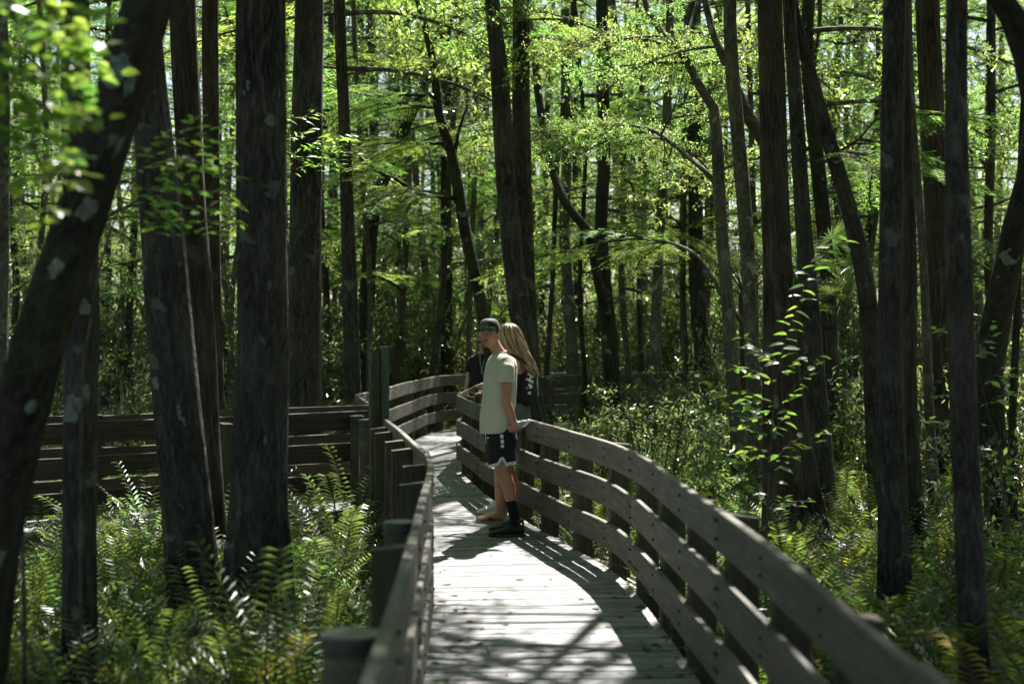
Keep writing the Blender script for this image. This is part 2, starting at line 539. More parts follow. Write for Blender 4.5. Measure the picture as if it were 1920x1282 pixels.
# fallen leaves and needles lying on the boards
rl = random.Random(9)
mb = MB()
for k in range(230):
    s_ = rl.uniform(4, 19) if k % 3 else rl.uniform(5, 10)
    p, t = pC.at(s_)
    n = Vector((-t.y, t.x, 0))
    q = p + n * (rl.uniform(-.6, .6) if rl.random() < .4 else rl.choice((-1, 1)) * rl.uniform(.42, .62)) + Vector((0, 0, .003))
    a = rl.uniform(0, 6.28); L = rl.uniform(.025, .085); w = L * rl.uniform(.12, .4)
    d = Vector((math.cos(a), math.sin(a), 0)); e_ = Vector((-d.y, d.x, 0))
    mb.add([q, q + d * L * .5 + e_ * w + Vector((0, 0, rl.uniform(.001, .008))), q + d * L + Vector((0, 0, .002)), q + d * L * .5 - e_ * w + Vector((0, 0, rl.uniform(.001, .008)))], [(0, 1, 2), (0, 2, 3)])
tag(link('fallen_leaves', mb.mesh('fallen_leaves', plain('dead_leaf', (.085, .055, .03), .8, .3, 40, .6))), 'small dead leaves and needles scattered on the deck boards', None, None, 'stuff')

# ------------------------------------------------------------------ railings
def c_near(p): return p.y < 5 and abs(p.x) < 1
bolt_me = None
def bolt_mesh():
    mb = MB()
    mb.tube([(0, 0, 0), (0, -.006, 0), (0, -.009, 0)], [.008, .008, .005], 8)
    return mb.mesh('bolt', M['bolt'], True)
bolt_me = bolt_mesh()
LEVELS = [(0.16, 0.335), (0.445, 0.62), (0.735, 0.91)]
def railing(name, label, path, sd, posts, mat='rail', board_every=3, bolts=True, group=None, zt=0.88, fine=0.22, levels=LEVELS, width=.135):
    """sd=+1: posts stand to the left of travel.  posts: list of (arc length, kind, top height)"""
    root = empty(name, path.at(path.L / 2)[0])
    tag(root, label, 'railing', group)
    ss = [0.0] + [p[0] for p in posts] + [path.L]
    cut = [0.0] + [posts[i][0] for i in range(board_every - 1, len(posts), board_every) if posts[i][0] < path.L - .5] + [path.L]
    for li, (z0, z1) in enumerate(levels):
        for a, b in zip(cut, cut[1:]):
            bd = sweep(path, a + .002, b - .002, z0, z1, 0.0, 0.038 * sd, mat, 'rail_board', root, fine, 0.005, 0.007)
            if bolts:
                for (s_, kd, tp) in posts:
                    if a - .01 <= s_ <= b + .01:
                        for dz in (.05, .125):
                            for ds in ((0,) if a + .1 < s_ < b - .1 else ((-.03,) if s_ >= b - .1 else (.03,))):
                                p, t = path.at(s_ + ds)
                                nn = Vector((-t.y, t.x, 0)) * sd
                                o = link('bolt', bolt_me, bd)
                                o.location = p + nn * -0.0005 + Vector((0, 0, z0 + dz + R.uniform(-.008, .008))) - bd.location - root.location
                                dr = -nn
                                o.rotation_euler = (0, 0, math.atan2(dr.y, dr.x) + math.pi / 2)
    for (s_, kd, tp) in posts:
        p, t = path.at(s_)
        nn = Vector((-t.y, t.x, 0)) * sd
        rz = math.atan2(t.y, t.x)
        mb = MB()
        if kd == 'square':
            w = width
            c = p + nn * (0.0395 + .003 + w / 2)
            zb = gz(c.x, c.y) - .25
            mb.box((c.x, c.y, (tp + zb) / 2), w * .72, w, tp - zb, rz, 0, .006)
            mb.v = [v for v in mb.v]
            # weathered top, cut at a slight slope
            for q in mb.v[-8:]: q.z += (q - c).dot(nn) * -0.12
            link('post', mb.mesh('post', M['post'], False, c), root, c - root.location)
        else:
            r_ = 0.080 if c_near(p) else 0.064
            c = p + nn * (0.0395 + .003 + r_)
            zb = gz(c.x, c.y) - .25
            zz = [zb, 0, .4, tp - .02]
            mb.tube([(c.x, c.y, z) for z in zz], [r_ * 1.03, r_ * 1.01, r_, r_ * .99], 22)
            po = link('pile', mb.mesh('pile', M['post'], True, c), root, c - root.location)
            m2 = MB()
            m2.tube([(c.x, c.y, tp - .045), (c.x, c.y, tp - .006), (c.x, c.y, tp), (c.x, c.y, tp + .004)], [r_ + .004, r_ + .006, r_ + .002, r_ * .5], 26)
            link('pile_cap', m2.mesh('pile_cap', M['cap'], False, c), po, (0, 0, 0))
    return root
def posts_every(path, start, pitch, kinds=('square',), top=.86):
    out = []; s_ = start; k = 0
    while s_ < path.L - .1:
        out.append((s_, kinds[k % len(kinds)], top + R.uniform(-.01, .02))); s_ += pitch + R.uniform(-.04, .04); k += 1
    return out
def posts_at(path, lst):
    return [(path.near(Vector((x, y, 0))), k, t) for x, y, k, t in lst]
railing('timber_railing', 'long grey three-board railing on the right curving past the people into the foreground', pR1, -1, [(a, b, (.885 if i % 4 == 1 else .835)) for i, (a, b, c_) in enumerate(posts_every(pR1, .55, .97, ('square',), .86))], 'rail', 3, True, 'railings of the boardwalk')
railing('timber_railing', 'weathered railing in the left foreground with wide capped piles on its outer side', pL1, 1,
        posts_at(pL1, [(-.36, 1.4, 'square', .87), (-.36, 2.6, 'round', .85), (-.36, 3.88, 'round', .86), (-.375, 5.39, 'square', .86), (-.386, 6.14, 'round', .86), (-.43, 7.65, 'square', .86), (-.49, 8.6, 'square', .87)]), 'rail', 4, True, 'railings of the boardwalk')
railing('timber_railing', 'short railing running back from the left rail corner to the tall double post', pL2, 1,
        posts_at(pL2, [(-.66, 9.75, 'square', .86), (-.76, 10.4, 'square', .87), (-.93, 11.5, 'square', .85), (-1.0, 12.0, 'square', .85)]), 'rail', 9, True, 'railings of the boardwalk')
railing('timber_railing', 'railing behind the standing boy where the boardwalk bends away to the right', pR2, -1, posts_every(pR2, .5, 1.0), 'rail', 3, False, 'railings of the boardwalk')
railing('timber_railing', 'pale sunlit railing on the far outer side of the bend beside the woman in black', pF, 1, posts_every(pF, .35, 1.05, ('square', 'square'), .84), 'rail', 3, False, 'railings of the boardwalk')
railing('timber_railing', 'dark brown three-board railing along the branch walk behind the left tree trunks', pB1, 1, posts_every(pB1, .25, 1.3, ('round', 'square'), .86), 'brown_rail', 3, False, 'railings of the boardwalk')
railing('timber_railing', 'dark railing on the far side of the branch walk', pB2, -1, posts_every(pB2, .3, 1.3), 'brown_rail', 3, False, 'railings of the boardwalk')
railing('timber_railing', 'short angled railing joining the branch walk to the pale far railing', pB3, -1, posts_every(pB3, .5, 1.1, ('square',), .82), 'rail', 5, False, 'railings of the boardwalk')

# tall double post
tp = empty('tall_post', (-1.17, 12.55, 0))
tag(tp, 'tall double timber post rising above the rails at the boardwalk junction', 'post')
mb = MB(); mb.box((-1.215, 12.55, .42), .085, .09, 2.14, rad(20), 0, .005)
for q in mb.v[-8:]: q.z += (q.x + 1.215) * .35
link('post', mb.mesh('post', M['post'], False, tp.location), tp, (0, 0, 0))
mb = MB(); mb.box((-1.125, 12.52, .44), .055, .14, 2.19, rad(20), 0, .005)
gm = wood_mat('green_post_wood', (0.03, 0.06, 0.045), (0.08, 0.13, 0.095), 0.4, 0.7)
link('face_board', mb.mesh('face_board', gm, False, tp.location), tp, (0, 0, 0))
# free-standing piles near the junction
for (x, y, t, lb) in ((-1.28, 12.72, .88, 'round pile with a pale flat cap beside the tall double post'),):
    pl = empty('round_pile', (x, y, 0)); tag(pl, lb, 'pile')
    mb = MB(); zb = gz(x, y) - .25
    mb.tube([(0, 0, zb), (0, 0, t - .02)], [.092, .088], 22)
    link('pile', mb.mesh('pile', M['post'], True), pl)
    mb = MB(); mb.tube([(0, 0, t - .04), (0, 0, t - .005), (0, 0, t)], [.094, .096, .09], 24)
    link('pile_cap', mb.mesh('pile_cap', M['cap']), pl)

# ------------------------------------------------------------------ trees
def on_deck(x, y, m=0.0):
    """inside the corridor of the boardwalk (m = margin)"""
    q = Vector((x, y, 0))
    for s_ in (0,):
        best = min(((q - p).length for p in pC.p[::4]))
        if best < 1.0 + m: return True
    if -9.2 < x < -1.2:
        b = min(((q - (p + Vector((.25, .5, 0)))).length for p in pB1.p[::4]))
        if b < .75 + m: return True
    return False

class Trunk:
    """trunk surface along a centre line with fluted, uneven radius"""
    def __init__(s, pts, rs, seed, seg=20, flute=.03, nf=(3, 5, 9), step=.22):
        s.c = catmull(pts, step)
        raw = [Vector(p) for p in pts]
        z0 = [p.z for p in raw]
        s.rs = [float(np.interp(p.z, z0, rs)) for p in s.c]
        rr = random.Random(seed)
        s.ph = [(k, rr.uniform(0, 6.28), rr.uniform(.5, 1.3), rr.uniform(-.6, .6)) for k in nf]
        s.fl = flute; s.seg = seg; s.sd = seed * 3.7
    def rad(s, i, th):
        z = s.c[i].z
        r = s.rs[i]
        f = sum(a * math.sin(k * th + p + tw * z) for k, p, a, tw in s.ph)
        low = max(0.0, 1 - (z - s.c[0].z) / 1.6)
        n = noise.noise(Vector((math.cos(th) * 1.6, math.sin(th) * 1.6, z * .9 + s.sd)))
        return r * (1 + s.fl * (1 + 3.6 * low) * f / 1.5 + .07 * n)
    def build(s, mb, mi=0):
        vs, uvs, fs = [], [], []
        L = 0
        for i, p in enumerate(s.c):
            if i: L += (p - s.c[i-1]).length
            for k in range(s.seg):
                th = 2 * math.pi * k / s.seg
                r = s.rad(i, th)
                vs.append(p + Vector((math.cos(th) * r, math.sin(th) * r, 0)))
                uvs.append((th * s.rs[len(s.rs)//3], L))
        for i in range(len(s.c) - 1):
            for k in range(s.seg):
                k2 = (k + 1) % s.seg
                fs.append((i*s.seg + k, i*s.seg + k2, (i+1)*s.seg + k2, (i+1)*s.seg + k))
        n = len(s.c) - 1
        fs.append(tuple(n*s.seg + k for k in range(s.seg)))
        base = len(mb.v)
        mb.add(vs, fs, mi, uvs)
        # fix the seam of the bark coordinates
        j = len(mb.uv) - sum(len(f) for f in fs)
        for f in fs[:-1]:
            ks = [q % s.seg for q in f]
            if s.seg - 1 in ks and 0 in ks:
                for a, q in enumerate(f):
                    if q % s.seg == 0:
                        u, v = mb.uv[j + a]
                        mb.uv[j + a] = (2 * math.pi * s.rs[len(s.rs)//3], v)
            j += 4
    def patch(s, z, th0, w, h, rr):
        """irregular lichen patch on the trunk"""
        i = min(range(len(s.c)), key=lambda k: abs(s.c[k].z - z))
        N = 30
        out = []
        o3 = rr.uniform(0, 99)
        ang = [.95 + .40 * noise.noise(Vector((math.cos(6.283 * k / N) * 1.3 + o3, math.sin(6.283 * k / N) * 1.3, 0))) + .16 * noise.noise(Vector((math.cos(6.283 * k / N) * 3 + o3, math.sin(6.283 * k / N) * 4, 7))) + rr.uniform(-.015, .015) for k in range(N)]
        vs, fs = [], []
        def at(a, b):
            zz = z + b
            j = min(max(int(np.searchsorted([c.z for c in s.c], zz)) - 1, 0), len(s.c) - 2)
            t = (zz - s.c[j].z) / max(1e-6, s.c[j+1].z - s.c[j].z)
            t = min(max(t, 0), 1)
            c = s.c[j].lerp(s.c[j+1], t)
            th = th0 + a / s.rs[i]
            r = s.rad(j, th) * (1 - t) + s.rad(j+1, th) * t
            return Vector((c.x, c.y, zz)) + Vector((math.cos(th), math.sin(th), 0)) * (r * 1.012 + .004)
        for q in (.35, .7, 1.0):
            for k in range(N):
                a = 2 * math.pi * k / N
                p = at(math.cos(a) * w * ang[k] * q, math.sin(a) * h * ang[k] * q)
                vs.append(p)
        vs.append(at(0, 0))
        for q in range(2):
            for k in range(N):
                k2 = (k + 1) % N
                fs.append((q*N + k, q*N + k2, (q+1)*N + k2, (q+1)*N + k))
        fs = [f[::-1] for f in fs]
        for k in range(N): fs.append((3*N, k, (k + 1) % N))
        return vs, fs

# ---- foliage meshes, shared between trees
def leaf4(mb, p, d, n, L, W, mi, fold=.25):
    """small pointed leaf of two faces folded on its midrib"""
    s_ = d.cross(n)
    if s_.length < 1e-6: return
    s_.normalize(); n = s_.cross(d)
    a = p; t = p + d * L; m = p + d * (L * .45)
    mb.add([a, m + s_ * W * .5 + n * W * fold, t, m - s_ * W * .5 + n * W * fold], [(0, 1, 2), (0, 2, 3)], mi)
def leaf8(mb, p, d, n, L, W, mi, curl=.12):
    s_ = d.cross(n).normalized(); n = s_.cross(d)
    prof = [(0, .02), (.18, .62), (.42, 1.0), (.7, .78), (1.0, .02)]
    vs = []
    for t, w in prof:
        c = p + d * (L * t) - n * (L * curl * t * t)
        vs += [c + s_ * W * .5 * w + n * W * .12 * w, c, c - s_ * W * .5 * w + n * W * .12 * w]
    fs = []
    for i in range(4):
        a = i * 3
        fs += [(a, a+1, a+4, a+3), (a+1, a+2, a+5, a+4)]
    mb.add(vs, fs, mi)
def rv(r, s=1.0): return Vector((r.gauss(0, s), r.gauss(0, s), r.gauss(0, s)))

def make_bough(seed, kind, L=2.4):
    """a limb leaving its trunk along +X with side sprays of foliage"""
    r = random.Random(seed)
    mb = MB()
    lift = r.uniform(.05, .35)
    main = []
    n = 12
    wob = r.uniform(0, 6)
    for i in range(n + 1):
        t = i / n
        main.append(Vector((L * t, .16 * math.sin(t * 4 + wob) * t, lift * L * t - .42 * L * t * t * (.6 + lift))))
    mb.tube(main, [.028 * (1 - .85 * i / n) + .003 for i in range(n + 1)], 5, 0)
    def onmain(t):
        i = min(int(t * n), n - 1); return main[i].lerp(main[i+1], t * n - i)
    if kind == 'cypress':
        K = 30
        for k in range(K):
            t = .14 + .86 * k / K
            p = onmain(t)
            sd = 1 if k % 2 else -1
            ln = r.uniform(.45, .95) * (1.1 - .75 * t) * L / 2.4
            d = Vector((.55, sd, r.uniform(-.25, .15))).normalized()
            pts = [p + d * ln * q + Vector((0, 0, -.22 * ln * q * q)) for q in (0, .35, .7, 1)]
            mb.tube(pts, [.006, .004, .003, .0015], 3, 0, False)
            m = int(ln / .034)
            for j in range(m):
                q = .08 + .92 * j / m
                b = p + d * ln * q + Vector((0, 0, -.22 * ln * q * q))
                for s2 in (1, -1):
                    if r.random() < .12: continue
                    sd2 = d.cross(Vector((0, 0, 1))).normalized() * s2
                    dd = (sd2 + d * r.uniform(.3, .8) + Vector((0, 0, r.uniform(-.35, .2)))).normalized()
                    leaf4(mb, b, dd, (Vector((0, 0, 1)) + rv(r, .35)).normalized(), r.uniform(.07, .125), .020, 1, .15)
    else:
        big = {'broad': (.075, .034), 'dark': (.06, .021), 'fine': (.05, .024)}[kind]
        K = 24
        for k in range(K):
            t = .2 + .8 * k / K
            p = onmain(t)
            ln = r.uniform(.3, .8) * L / 2.4
            a = r.uniform(0, 6.28)
            d = Vector((r.uniform(.2, .9), math.cos(a), math.sin(a) * .7)).normalized()
            pts = [p, p + d * ln * .5 + rv(r, .03), p + d * ln + Vector((0, 0, -.05))]
            mb.tube(pts, [.006, .004, .002], 3, 0, False)
            m = int(ln / .022)
            for j in range(m):
                q = .12 + .88 * j / m
                b = p + d * ln * q + rv(r, .03)
                dd = (d * .5 + rv(r, .6)).normalized()
                leaf4(mb, b, dd, (Vector((0, 0, 1)) + rv(r, .5)).normalized(), big[0] * r.uniform(.7, 1.25), big[1] * r.uniform(.8, 1.2), 1, .2)
    mt = {'cypress': 'leaf_cyp', 'broad': 'leaf_broad', 'dark': 'leaf_dark', 'fine': 'leaf_broad'}[kind]
    return mb.mesh('bough', [M['twig'], M[mt]])
BOUGH = {k: [make_bough(10 * j + i, k) for i in range(n)] for j, (k, n) in enumerate((('cypress', 5), ('broad', 4), ('dark', 3), ('fine', 3)))}

SUNX, SUNY = S.x / S.z, S.y / S.z
def shadow_pt(p, z0=0.0): 
    h = p.z - z0
    return p.x - h * SUNX, p.y - h * SUNY
def keep_light(p, reach, r):
    """leave out boughs that would shade the parts of the walk that lie in the sun"""
    q = p + reach
    for w in (.3, .6, .9):
        m = p.lerp(q, w)
        x, y = shadow_pt(m)
        c = float(np.interp(y, [2, 7, 9.5, 12.5, 14, 17, 22], [.29, .25, .1, -.4, -.7, -1.2, -.7]))
        if abs(x - c) < 1.0 and 8.3 < y < 13.6: return False
        if abs(x - c) < 1.0 and 13.6 <= y < 24: return r.random() < .25
        if abs(x - c) < 1.0 and 3.0 < y <= 8.3: return r.random() < LOWP
        if -2.7 < x < -.6 and 7.5 < y < 12.5: return r.random() < .12
        x, y = shadow_pt(m, -.4)
        if -4.5 < x < -2.0 and 7 < y < 12: return r.random() < .45
        for (z0, a, b, c1, d1, pr) in ((2.8, -2.0, -.75, 3.0, 5.3, 0), (2.4, -2.2, -.95, 5.5, 6.9, .3), (1.9, 1.5, 2.3, 8.1, 9.1, .1)):
            x, y = shadow_pt(m, z0)
            if m.z > z0 and a < x < b and c1 < y < d1: return r.random() < pr
    return True
LOWP = 0.4
nbough = [0]
def add_bough(root, trunk, z, kind, r, az=None, sc_=None, name='bough', force=False, drop=None):
    i = min(range(len(trunk.c)), key=lambda k: abs(trunk.c[k].z - z))
    c = trunk.c[i]
    az = r.uniform(0, 6.28) if az is None else az
    s_ = r.uniform(.75, 1.35) if sc_ is None else sc_
    if z > 8.6 and c.y < 15: s_ *= 1.65  # high boughs near the walk are enlarged to block sky light
    reach = Vector((math.cos(az), math.sin(az), .05)) * 2.4 * s_
    if not force and not keep_light(c, reach, r): return None
    if not force:
        # nothing hangs straight in front of the lens
        for w in (.3, .6, 1.0):
            m = c + reach * w
            if m.y < 15.5 and m.y > -.5 and abs(m.x) < .42 * m.y + .8 and m.z < HC + .27 * m.y + .8: return None
    me = r.choice(BOUGH[kind])
    o = link(name, me, root)
    o.location = c - root.location + Vector((math.cos(az), math.sin(az), 0)) * trunk.rs[i] * .7
    o.rotation_euler = (r.uniform(-.35, .35), r.uniform(-.3, .25) if drop is None else drop, az)
    o.scale = (s_, s_ * r.uniform(.85, 1.15), s_)
    nbough[0] += 1
    return o

def finish_top(pts, rs, H, r, lean=.03):
    """carry a trunk on above the picture to its full height, and down into the ground"""
    p0, p1 = pts[0], pts[1]
    a, b = pts[-1], pts[-2]
    d = (a - b).normalized()
    d.x *= .55; d.y *= .55
    d.normalize()
    z = a.z; q = a.copy(); rr = rs[-1]
    out, ro = list(pts), list(rs)
    while z < H:
        q = q + d * 1.8 + Vector((r.uniform(-.07, .07), r.uniform(-.07, .07), 0))
        z = q.z
        rr = rs[-1] * max(.12, 1 - (z - a.z) / (H - a.z + .01) * .85)
        out.append(q.copy()); ro.append(rr)
    return out, ro

LIMB_MATS = None
def picked_tree(name, label, Y, px, cat='tree', bark='bark', H=17, flare=1.5, seg=20, flute=.035, boughs=(), patches=(), limbs=(), lean_y=0.0, group='trees of the swamp wood', step=.22, top=True):
    """px: (x, y, width) of the trunk down the photograph, listed from top to bottom"""
    r = random.Random(hash(label) % 1000 if False else sum(map(ord, label)))
    px = sorted(px, key=lambda t: -t[1])
    pts, rs = [], []
    for x, y, w in px:
        p = PX(x, y, Y)
        p.y += lean_y * (p.z - 1)
        pts.append(p); rs.append(w / F * Y / 2)
    # down to the ground
    if pts[0].z > GZ + .1:
        d = (pts[0] - pts[1]); d = d / max(1e-3, abs(d.z))
        dz = pts[0].z - (GZ - .12)
        q = pts[0] + Vector((d.x * dz * .5, d.y * dz * .5, -dz))
        pts.insert(0, q); rs.insert(0, rs[0] * flare)
        if dz > .8:
            m = pts[0].lerp(pts[1], .4); pts.insert(1, m); rs.insert(1, rs[1] * (1 + (flare - 1) * .25))
    else:
        pts[0].z = min(pts[0].z, GZ - .1)
    nv = len(pts)
    if top: pts, rs = finish_top(pts, rs, H, r)
    base = Vector((pts[0].x, pts[0].y, gz(pts[0].x, pts[0].y)))
    root = empty(name, base)
    tag(root, label, cat, group)
    T = Trunk(pts, rs, sum(map(ord, label)) % 97, seg, flute, step=step)
    mb = MB(); T.build(mb)
    link('trunk', mb.mesh('trunk', M[bark], True, base), root, (0, 0, 0))
    for (x, y, w, h) in patches:
        q = PX(x, y, Y)
        i = min(range(len(T.c)), key=lambda k: abs(T.c[k].z - q.z))
        off = max(-.9, min(.9, (q.x - T.c[i].x) / T.rs[i]))
        th = math.atan2(-1, 0) + math.asin(off)
        vs, fs = T.patch(q.z, th, w / F * Y / 2, h / F * Y / 2, r)
        pb = MB(); pb.add(vs, fs)
        link('lichen_patch', pb.mesh('lichen_patch', M['lichen'], True, base), root, (0, 0, 0))
    for lb in limbs:     # (list of (px,py,dy), w0, w1[, name])
        lp = [PX(x, y, Y + dy) for x, y, dy in lb[0]]
        n = len(lp)
        cc = catmull(lp, .18)
        rr = [(lb[1] + (lb[2] - lb[1]) * k / (len(cc) - 1)) / F * Y / 2 for k in range(len(cc))]
        m2 = MB(); m2.tube(cc, rr, 9)
        lo = link('limb', m2.mesh('limb', M[bark], True, base), root, (0, 0, 0))
        kinds = lb[3] if len(lb) > 3 else None
        if kinds:
            for k in range(lb[4]):
                i = int(len(cc) * r.uniform(.25, 1)) - 1
                o = link('spray', r.choice(BOUGH[kinds]), root)
                s_ = r.uniform(.3, .55)
                o.location = cc[i] - base
                dd = (cc[min(i + 1, len(cc) - 1)] - cc[max(0, i - 1)])
                o.rotation_euler = (r.uniform(-.3, .3), r.uniform(-.2, .3), math.atan2(dd.y, dd.x) + r.uniform(-1.0, 1.0))
                o.scale = (s_,) * 3
    for (z0, z1, n, kind) in boughs:
        for k in range(n):
            z = z0 + (z1 - z0) * (k + r.random()) / n
            add_bough(root, T, z, kind, r)
    return root, T

hi = (8.5, 15, 12, 'cypress')
picked_tree('leaning_tree', 'thick dark trunk leaning to the right across the left edge, blotched with pale lichen', 5.0,
    [(300, -60, 92), (280, 10, 96), (222, 200, 96), (150, 420, 100), (75, 640, 104), (32, 800, 104), (-14, 1000, 104)], bark='bark_dark', H=11, seg=30, flute=.05,
    patches=((192, 305, 44, 46), (148, 505, 30, 36), (215, 145, 50, 70), (170, 395, 36, 44), (12, 1040, 26, 44), (245, 170, 20, 40), (60, 760, 18, 26)))
picked_tree('cypress_tree', 'narrow straight trunk at the far left with whitish bark blotches at rail height', 6.6,
    [(142, -20, 50), (146, 300, 58), (152, 560, 64), (148, 820, 62), (146, 1000, 62), (146, 1280, 66)], H=15, seg=24,
    patches=((168, 578, 20, 30), (143, 765, 40, 58), (170, 735, 14, 36)), boughs=((8, 14, 8, 'cypress'),))
picked_tree('cypress_tree', 'grey cypress with small white lichen dots, leaning left between the two left foreground trunks', 8.6,
    [(268, -10, 58), (282, 200, 68), (300, 400, 78), (318, 620, 84), (340, 850, 88), (356, 1050, 92), (366, 1190, 104)], H=17, seg=28, flute=.05,
    patches=((300, 716, 17, 26), (353, 788, 7, 20), (266, 540, 13, 34), (346, 770, 9, 34)), boughs=((9, 15, 10, 'cypress'),))
picked_tree('cypress_tree', 'dark trunk partly hidden behind the lichen-dotted cypress, in front of the branch rail', 10.4,
    [(344, -10, 48), (352, 200, 50), (362, 400, 50), (374, 600, 56), (380, 780, 58), (386, 960, 64)], H=16, seg=22, boughs=((8, 14, 9, 'cypress'),), bark='bark_red')
picked_tree('cypress_tree', 'slim reddish-brown trunk in the gap left of the biggest foreground trunk', 14.5,
    [(395, -10, 30), (396, 200, 30), (400, 450, 26), (406, 700, 26), (410, 850, 28)], H=17, seg=16, bark='bark_red', boughs=((3.2, 5, 1, 'cypress'), (8, 15, 8, 'cypress')))
picked_tree('cypress_tree', 'biggest dark foreground trunk with two white lichen spots high on its bark', 8.2,
    [(490, -10, 88), (491, 200, 90), (491, 450, 90), (492, 650, 92), (490, 800, 98), (486, 950, 104), (484, 1090, 124)], H=19, seg=36, flute=.045, flare=1.5,
    patches=((513, 232, 18, 25), (466, 181, 9, 12), (474, 168, 7, 22), (505, 822, 7, 18)), boughs=((9.5, 16, 12, 'cypress'),))
picked_tree('cypress_tree', 'straight furrowed grey trunk standing just behind the branch walk rail', 15.6,
    [(581, -10, 54), (577, 200, 57), (573, 450, 60), (570, 650, 62), (570, 780, 66)], H=20, seg=28, flute=.03, boughs=((4.6, 6, 2, 'cypress'), (8, 17, 12, 'cypress')))
T_THIN = picked_tree('cypress_tree', 'thin straight dark trunk left of the tall double post', 17.5,
    [(637, -10, 22), (645, 200, 22), (653, 450, 26), (660, 700, 32), (662, 780, 38)], H=18, seg=18, boughs=((3.4, 6.5, 5, 'cypress'), (8, 16, 8, 'cypress')))
# the double trunk behind the people
picked_tree('twin_cypress', 'left stem of the tall pair of trunks rising behind the blonde woman', 16.4,
    [(922, -10, 28), (935, 120, 32), (944, 260, 36), (955, 400, 38), (968, 530, 40), (984, 640, 42), (994, 760, 44), (1000, 850, 52)], H=19, seg=26, bark='bark', flute=.04, boughs=((9, 16, 9, 'cypress'),))
picked_tree('twin_cypress', 'right stem of the tall pair of trunks, straight and darker', 16.7,
    [(977, -10, 32), (977, 150, 33), (979, 320, 34), (983, 450, 34), (990, 620, 36), (999, 760, 42), (1004, 850, 50)], H=20, seg=26, bark='bark', boughs=((8.5, 17, 10, 'cypress'),))
picked_tree('crooked_tree', 'thin crooked brown tree with level limbs reaching left above the woman in black', 19.5,
    [(780, -20, 12), (800, 60, 14), (816, 140, 16), (823, 215, 17), (846, 285, 20), (860, 360, 22), (874, 440, 22), (890, 510, 22), (908, 600, 24), (925, 700, 26), (934, 800, 30)], H=12, seg=16, bark='bark_dark', flare=1.2,
    limbs=(([(816, 182, 0), (760, 178, -.3), (700, 182, -.6), (655, 168, -.9)], 8, 3, 'cypress', 9),
           ([(820, 202, 0), (770, 200, .2), (715, 196, .3), (660, 212, .6)], 7, 3, 'cypress', 8),
           ([(856, 372, 0), (800, 368, -.4), (765, 352, -.7), (735, 332, -.9), (700, 322, -1.2), (662, 320, -1.4)], 10, 3, 'cypress', 14),
           ([(838, 268, 0), (800, 270, .3), (740, 268, .5), (690, 275, .6)], 7, 3, 'cypress', 9),
           ([(852, 295, 0), (862, 240, .2), (880, 190, .3)], 8, 4, 'cypress', 3)))
picked_tree('dark_tree', 'dark leaning trunk in the middle distance right of the blonde woman', 20.5,
    [(1128, -10, 22), (1130, 150, 24), (1133, 300, 24), (1127, 420, 24), (1132, 520, 28), (1143, 640, 30), (1148, 740, 32), (1158, 820, 36)], H=17, seg=18, bark='bark_dark', boughs=((3.2, 6.5, 7, 'cypress'), (8, 16, 8, 'cypress')),
    limbs=(([(1140, 600, -.2), (1120, 520, -.4), (1104, 440, -.5), (1060, 380, -.4), (1030, 300, 0), (1012, 200, .3), (1000, 90, .5), (985, 0, .6)], 18, 14),
           ([(1135, 640, -.3), (1150, 700, -.4), (1162, 800, -.4)], 9, 12)))
picked_tree('lichened_tree', 'pale lichened trunk with a white spot between the twin trunks and the dark leaning one', 25,
    [(1060, 150, 18), (1062, 300, 19), (1058, 440, 20), (1067, 560, 20), (1075, 700, 24), (1080, 800, 26)], H=17, seg=14, bark='bark_pale', boughs=((3.5, 7, 5, 'broad'), (8, 15, 6, 'cypress')), patches=((1064, 580, 14, 22),))
picked_tree('slender_tree', 'slender straight trunk with pale spots in the sunny gap right of centre', 19.6,
    [(1256, -10, 14), (1252, 150, 17), (1246, 300, 18), (1236, 450, 18), (1230, 600, 20), (1228, 720, 22), (1229, 810, 26)], H=16, seg=14, bark='bark_pale', boughs=((5.5, 7, 3, 'broad'), (8, 15, 6, 'cypress')), patches=((1229, 645, 12, 26), (1228, 745, 14, 40)))
picked_tree('forked_tree', 'slim lichened tree whose dark crooked limbs spread over the centre right', 14.4,
    [(1338, 200, 20), (1346, 300, 22), (1352, 420, 22), (1364, 560, 24), (1374, 700, 26), (1383, 820, 28), (1390, 920, 32)], H=7, seg=18, bark='bark_pale', flare=1.2, top=False,
    patches=((1358, 480, 20, 30), (1367, 588, 14, 24), (1382, 836, 16, 20)),
    limbs=(([(1338, 205, 0), (1310, 160, 0), (1290, 120, 0), (1272, 95, 0), (1245, 70, .2), (1215, 25, .3), (1200, -30, .3)], 18, 11, 'broad', 5),
           ([(1262, 90, 0), (1220, 78, .5), (1170, 72, 1.0), (1120, 58, 1.5), (1060, 35, 2.0), (1010, 22, 2.3)], 9, 4, 'broad', 14),
           ([(1285, 95, 0), (1290, 60, .3), (1303, 20, .5), (1312, -20, .6)], 9, 5, 'broad', 4),
           ([(1350, 350, .2), (1320, 320, .3), (1290, 295, .6), (1250, 262, 1.0), (1210, 240, 1.4), (1150, 235, 2.0), (1090, 250, 2.6), (1015, 258, 3.2)], 11, 3, 'broad', 26),
           ([(1240, 252, 1.0), (1265, 200, 1.1), (1275, 165, 1.2)], 5, 3, 'broad', 4),
           ([(1356, 560, 0), (1325, 500, .4), (1290, 468, .8), (1230, 450, 1.4), (1160, 450, 2.0), (1090, 470, 2.6), (1020, 520, 3.2)], 8, 3, 'cypress', 10),
           ([(1362, 560, 0), (1380, 590, .1), (1396, 610, .2)], 9, 8)))
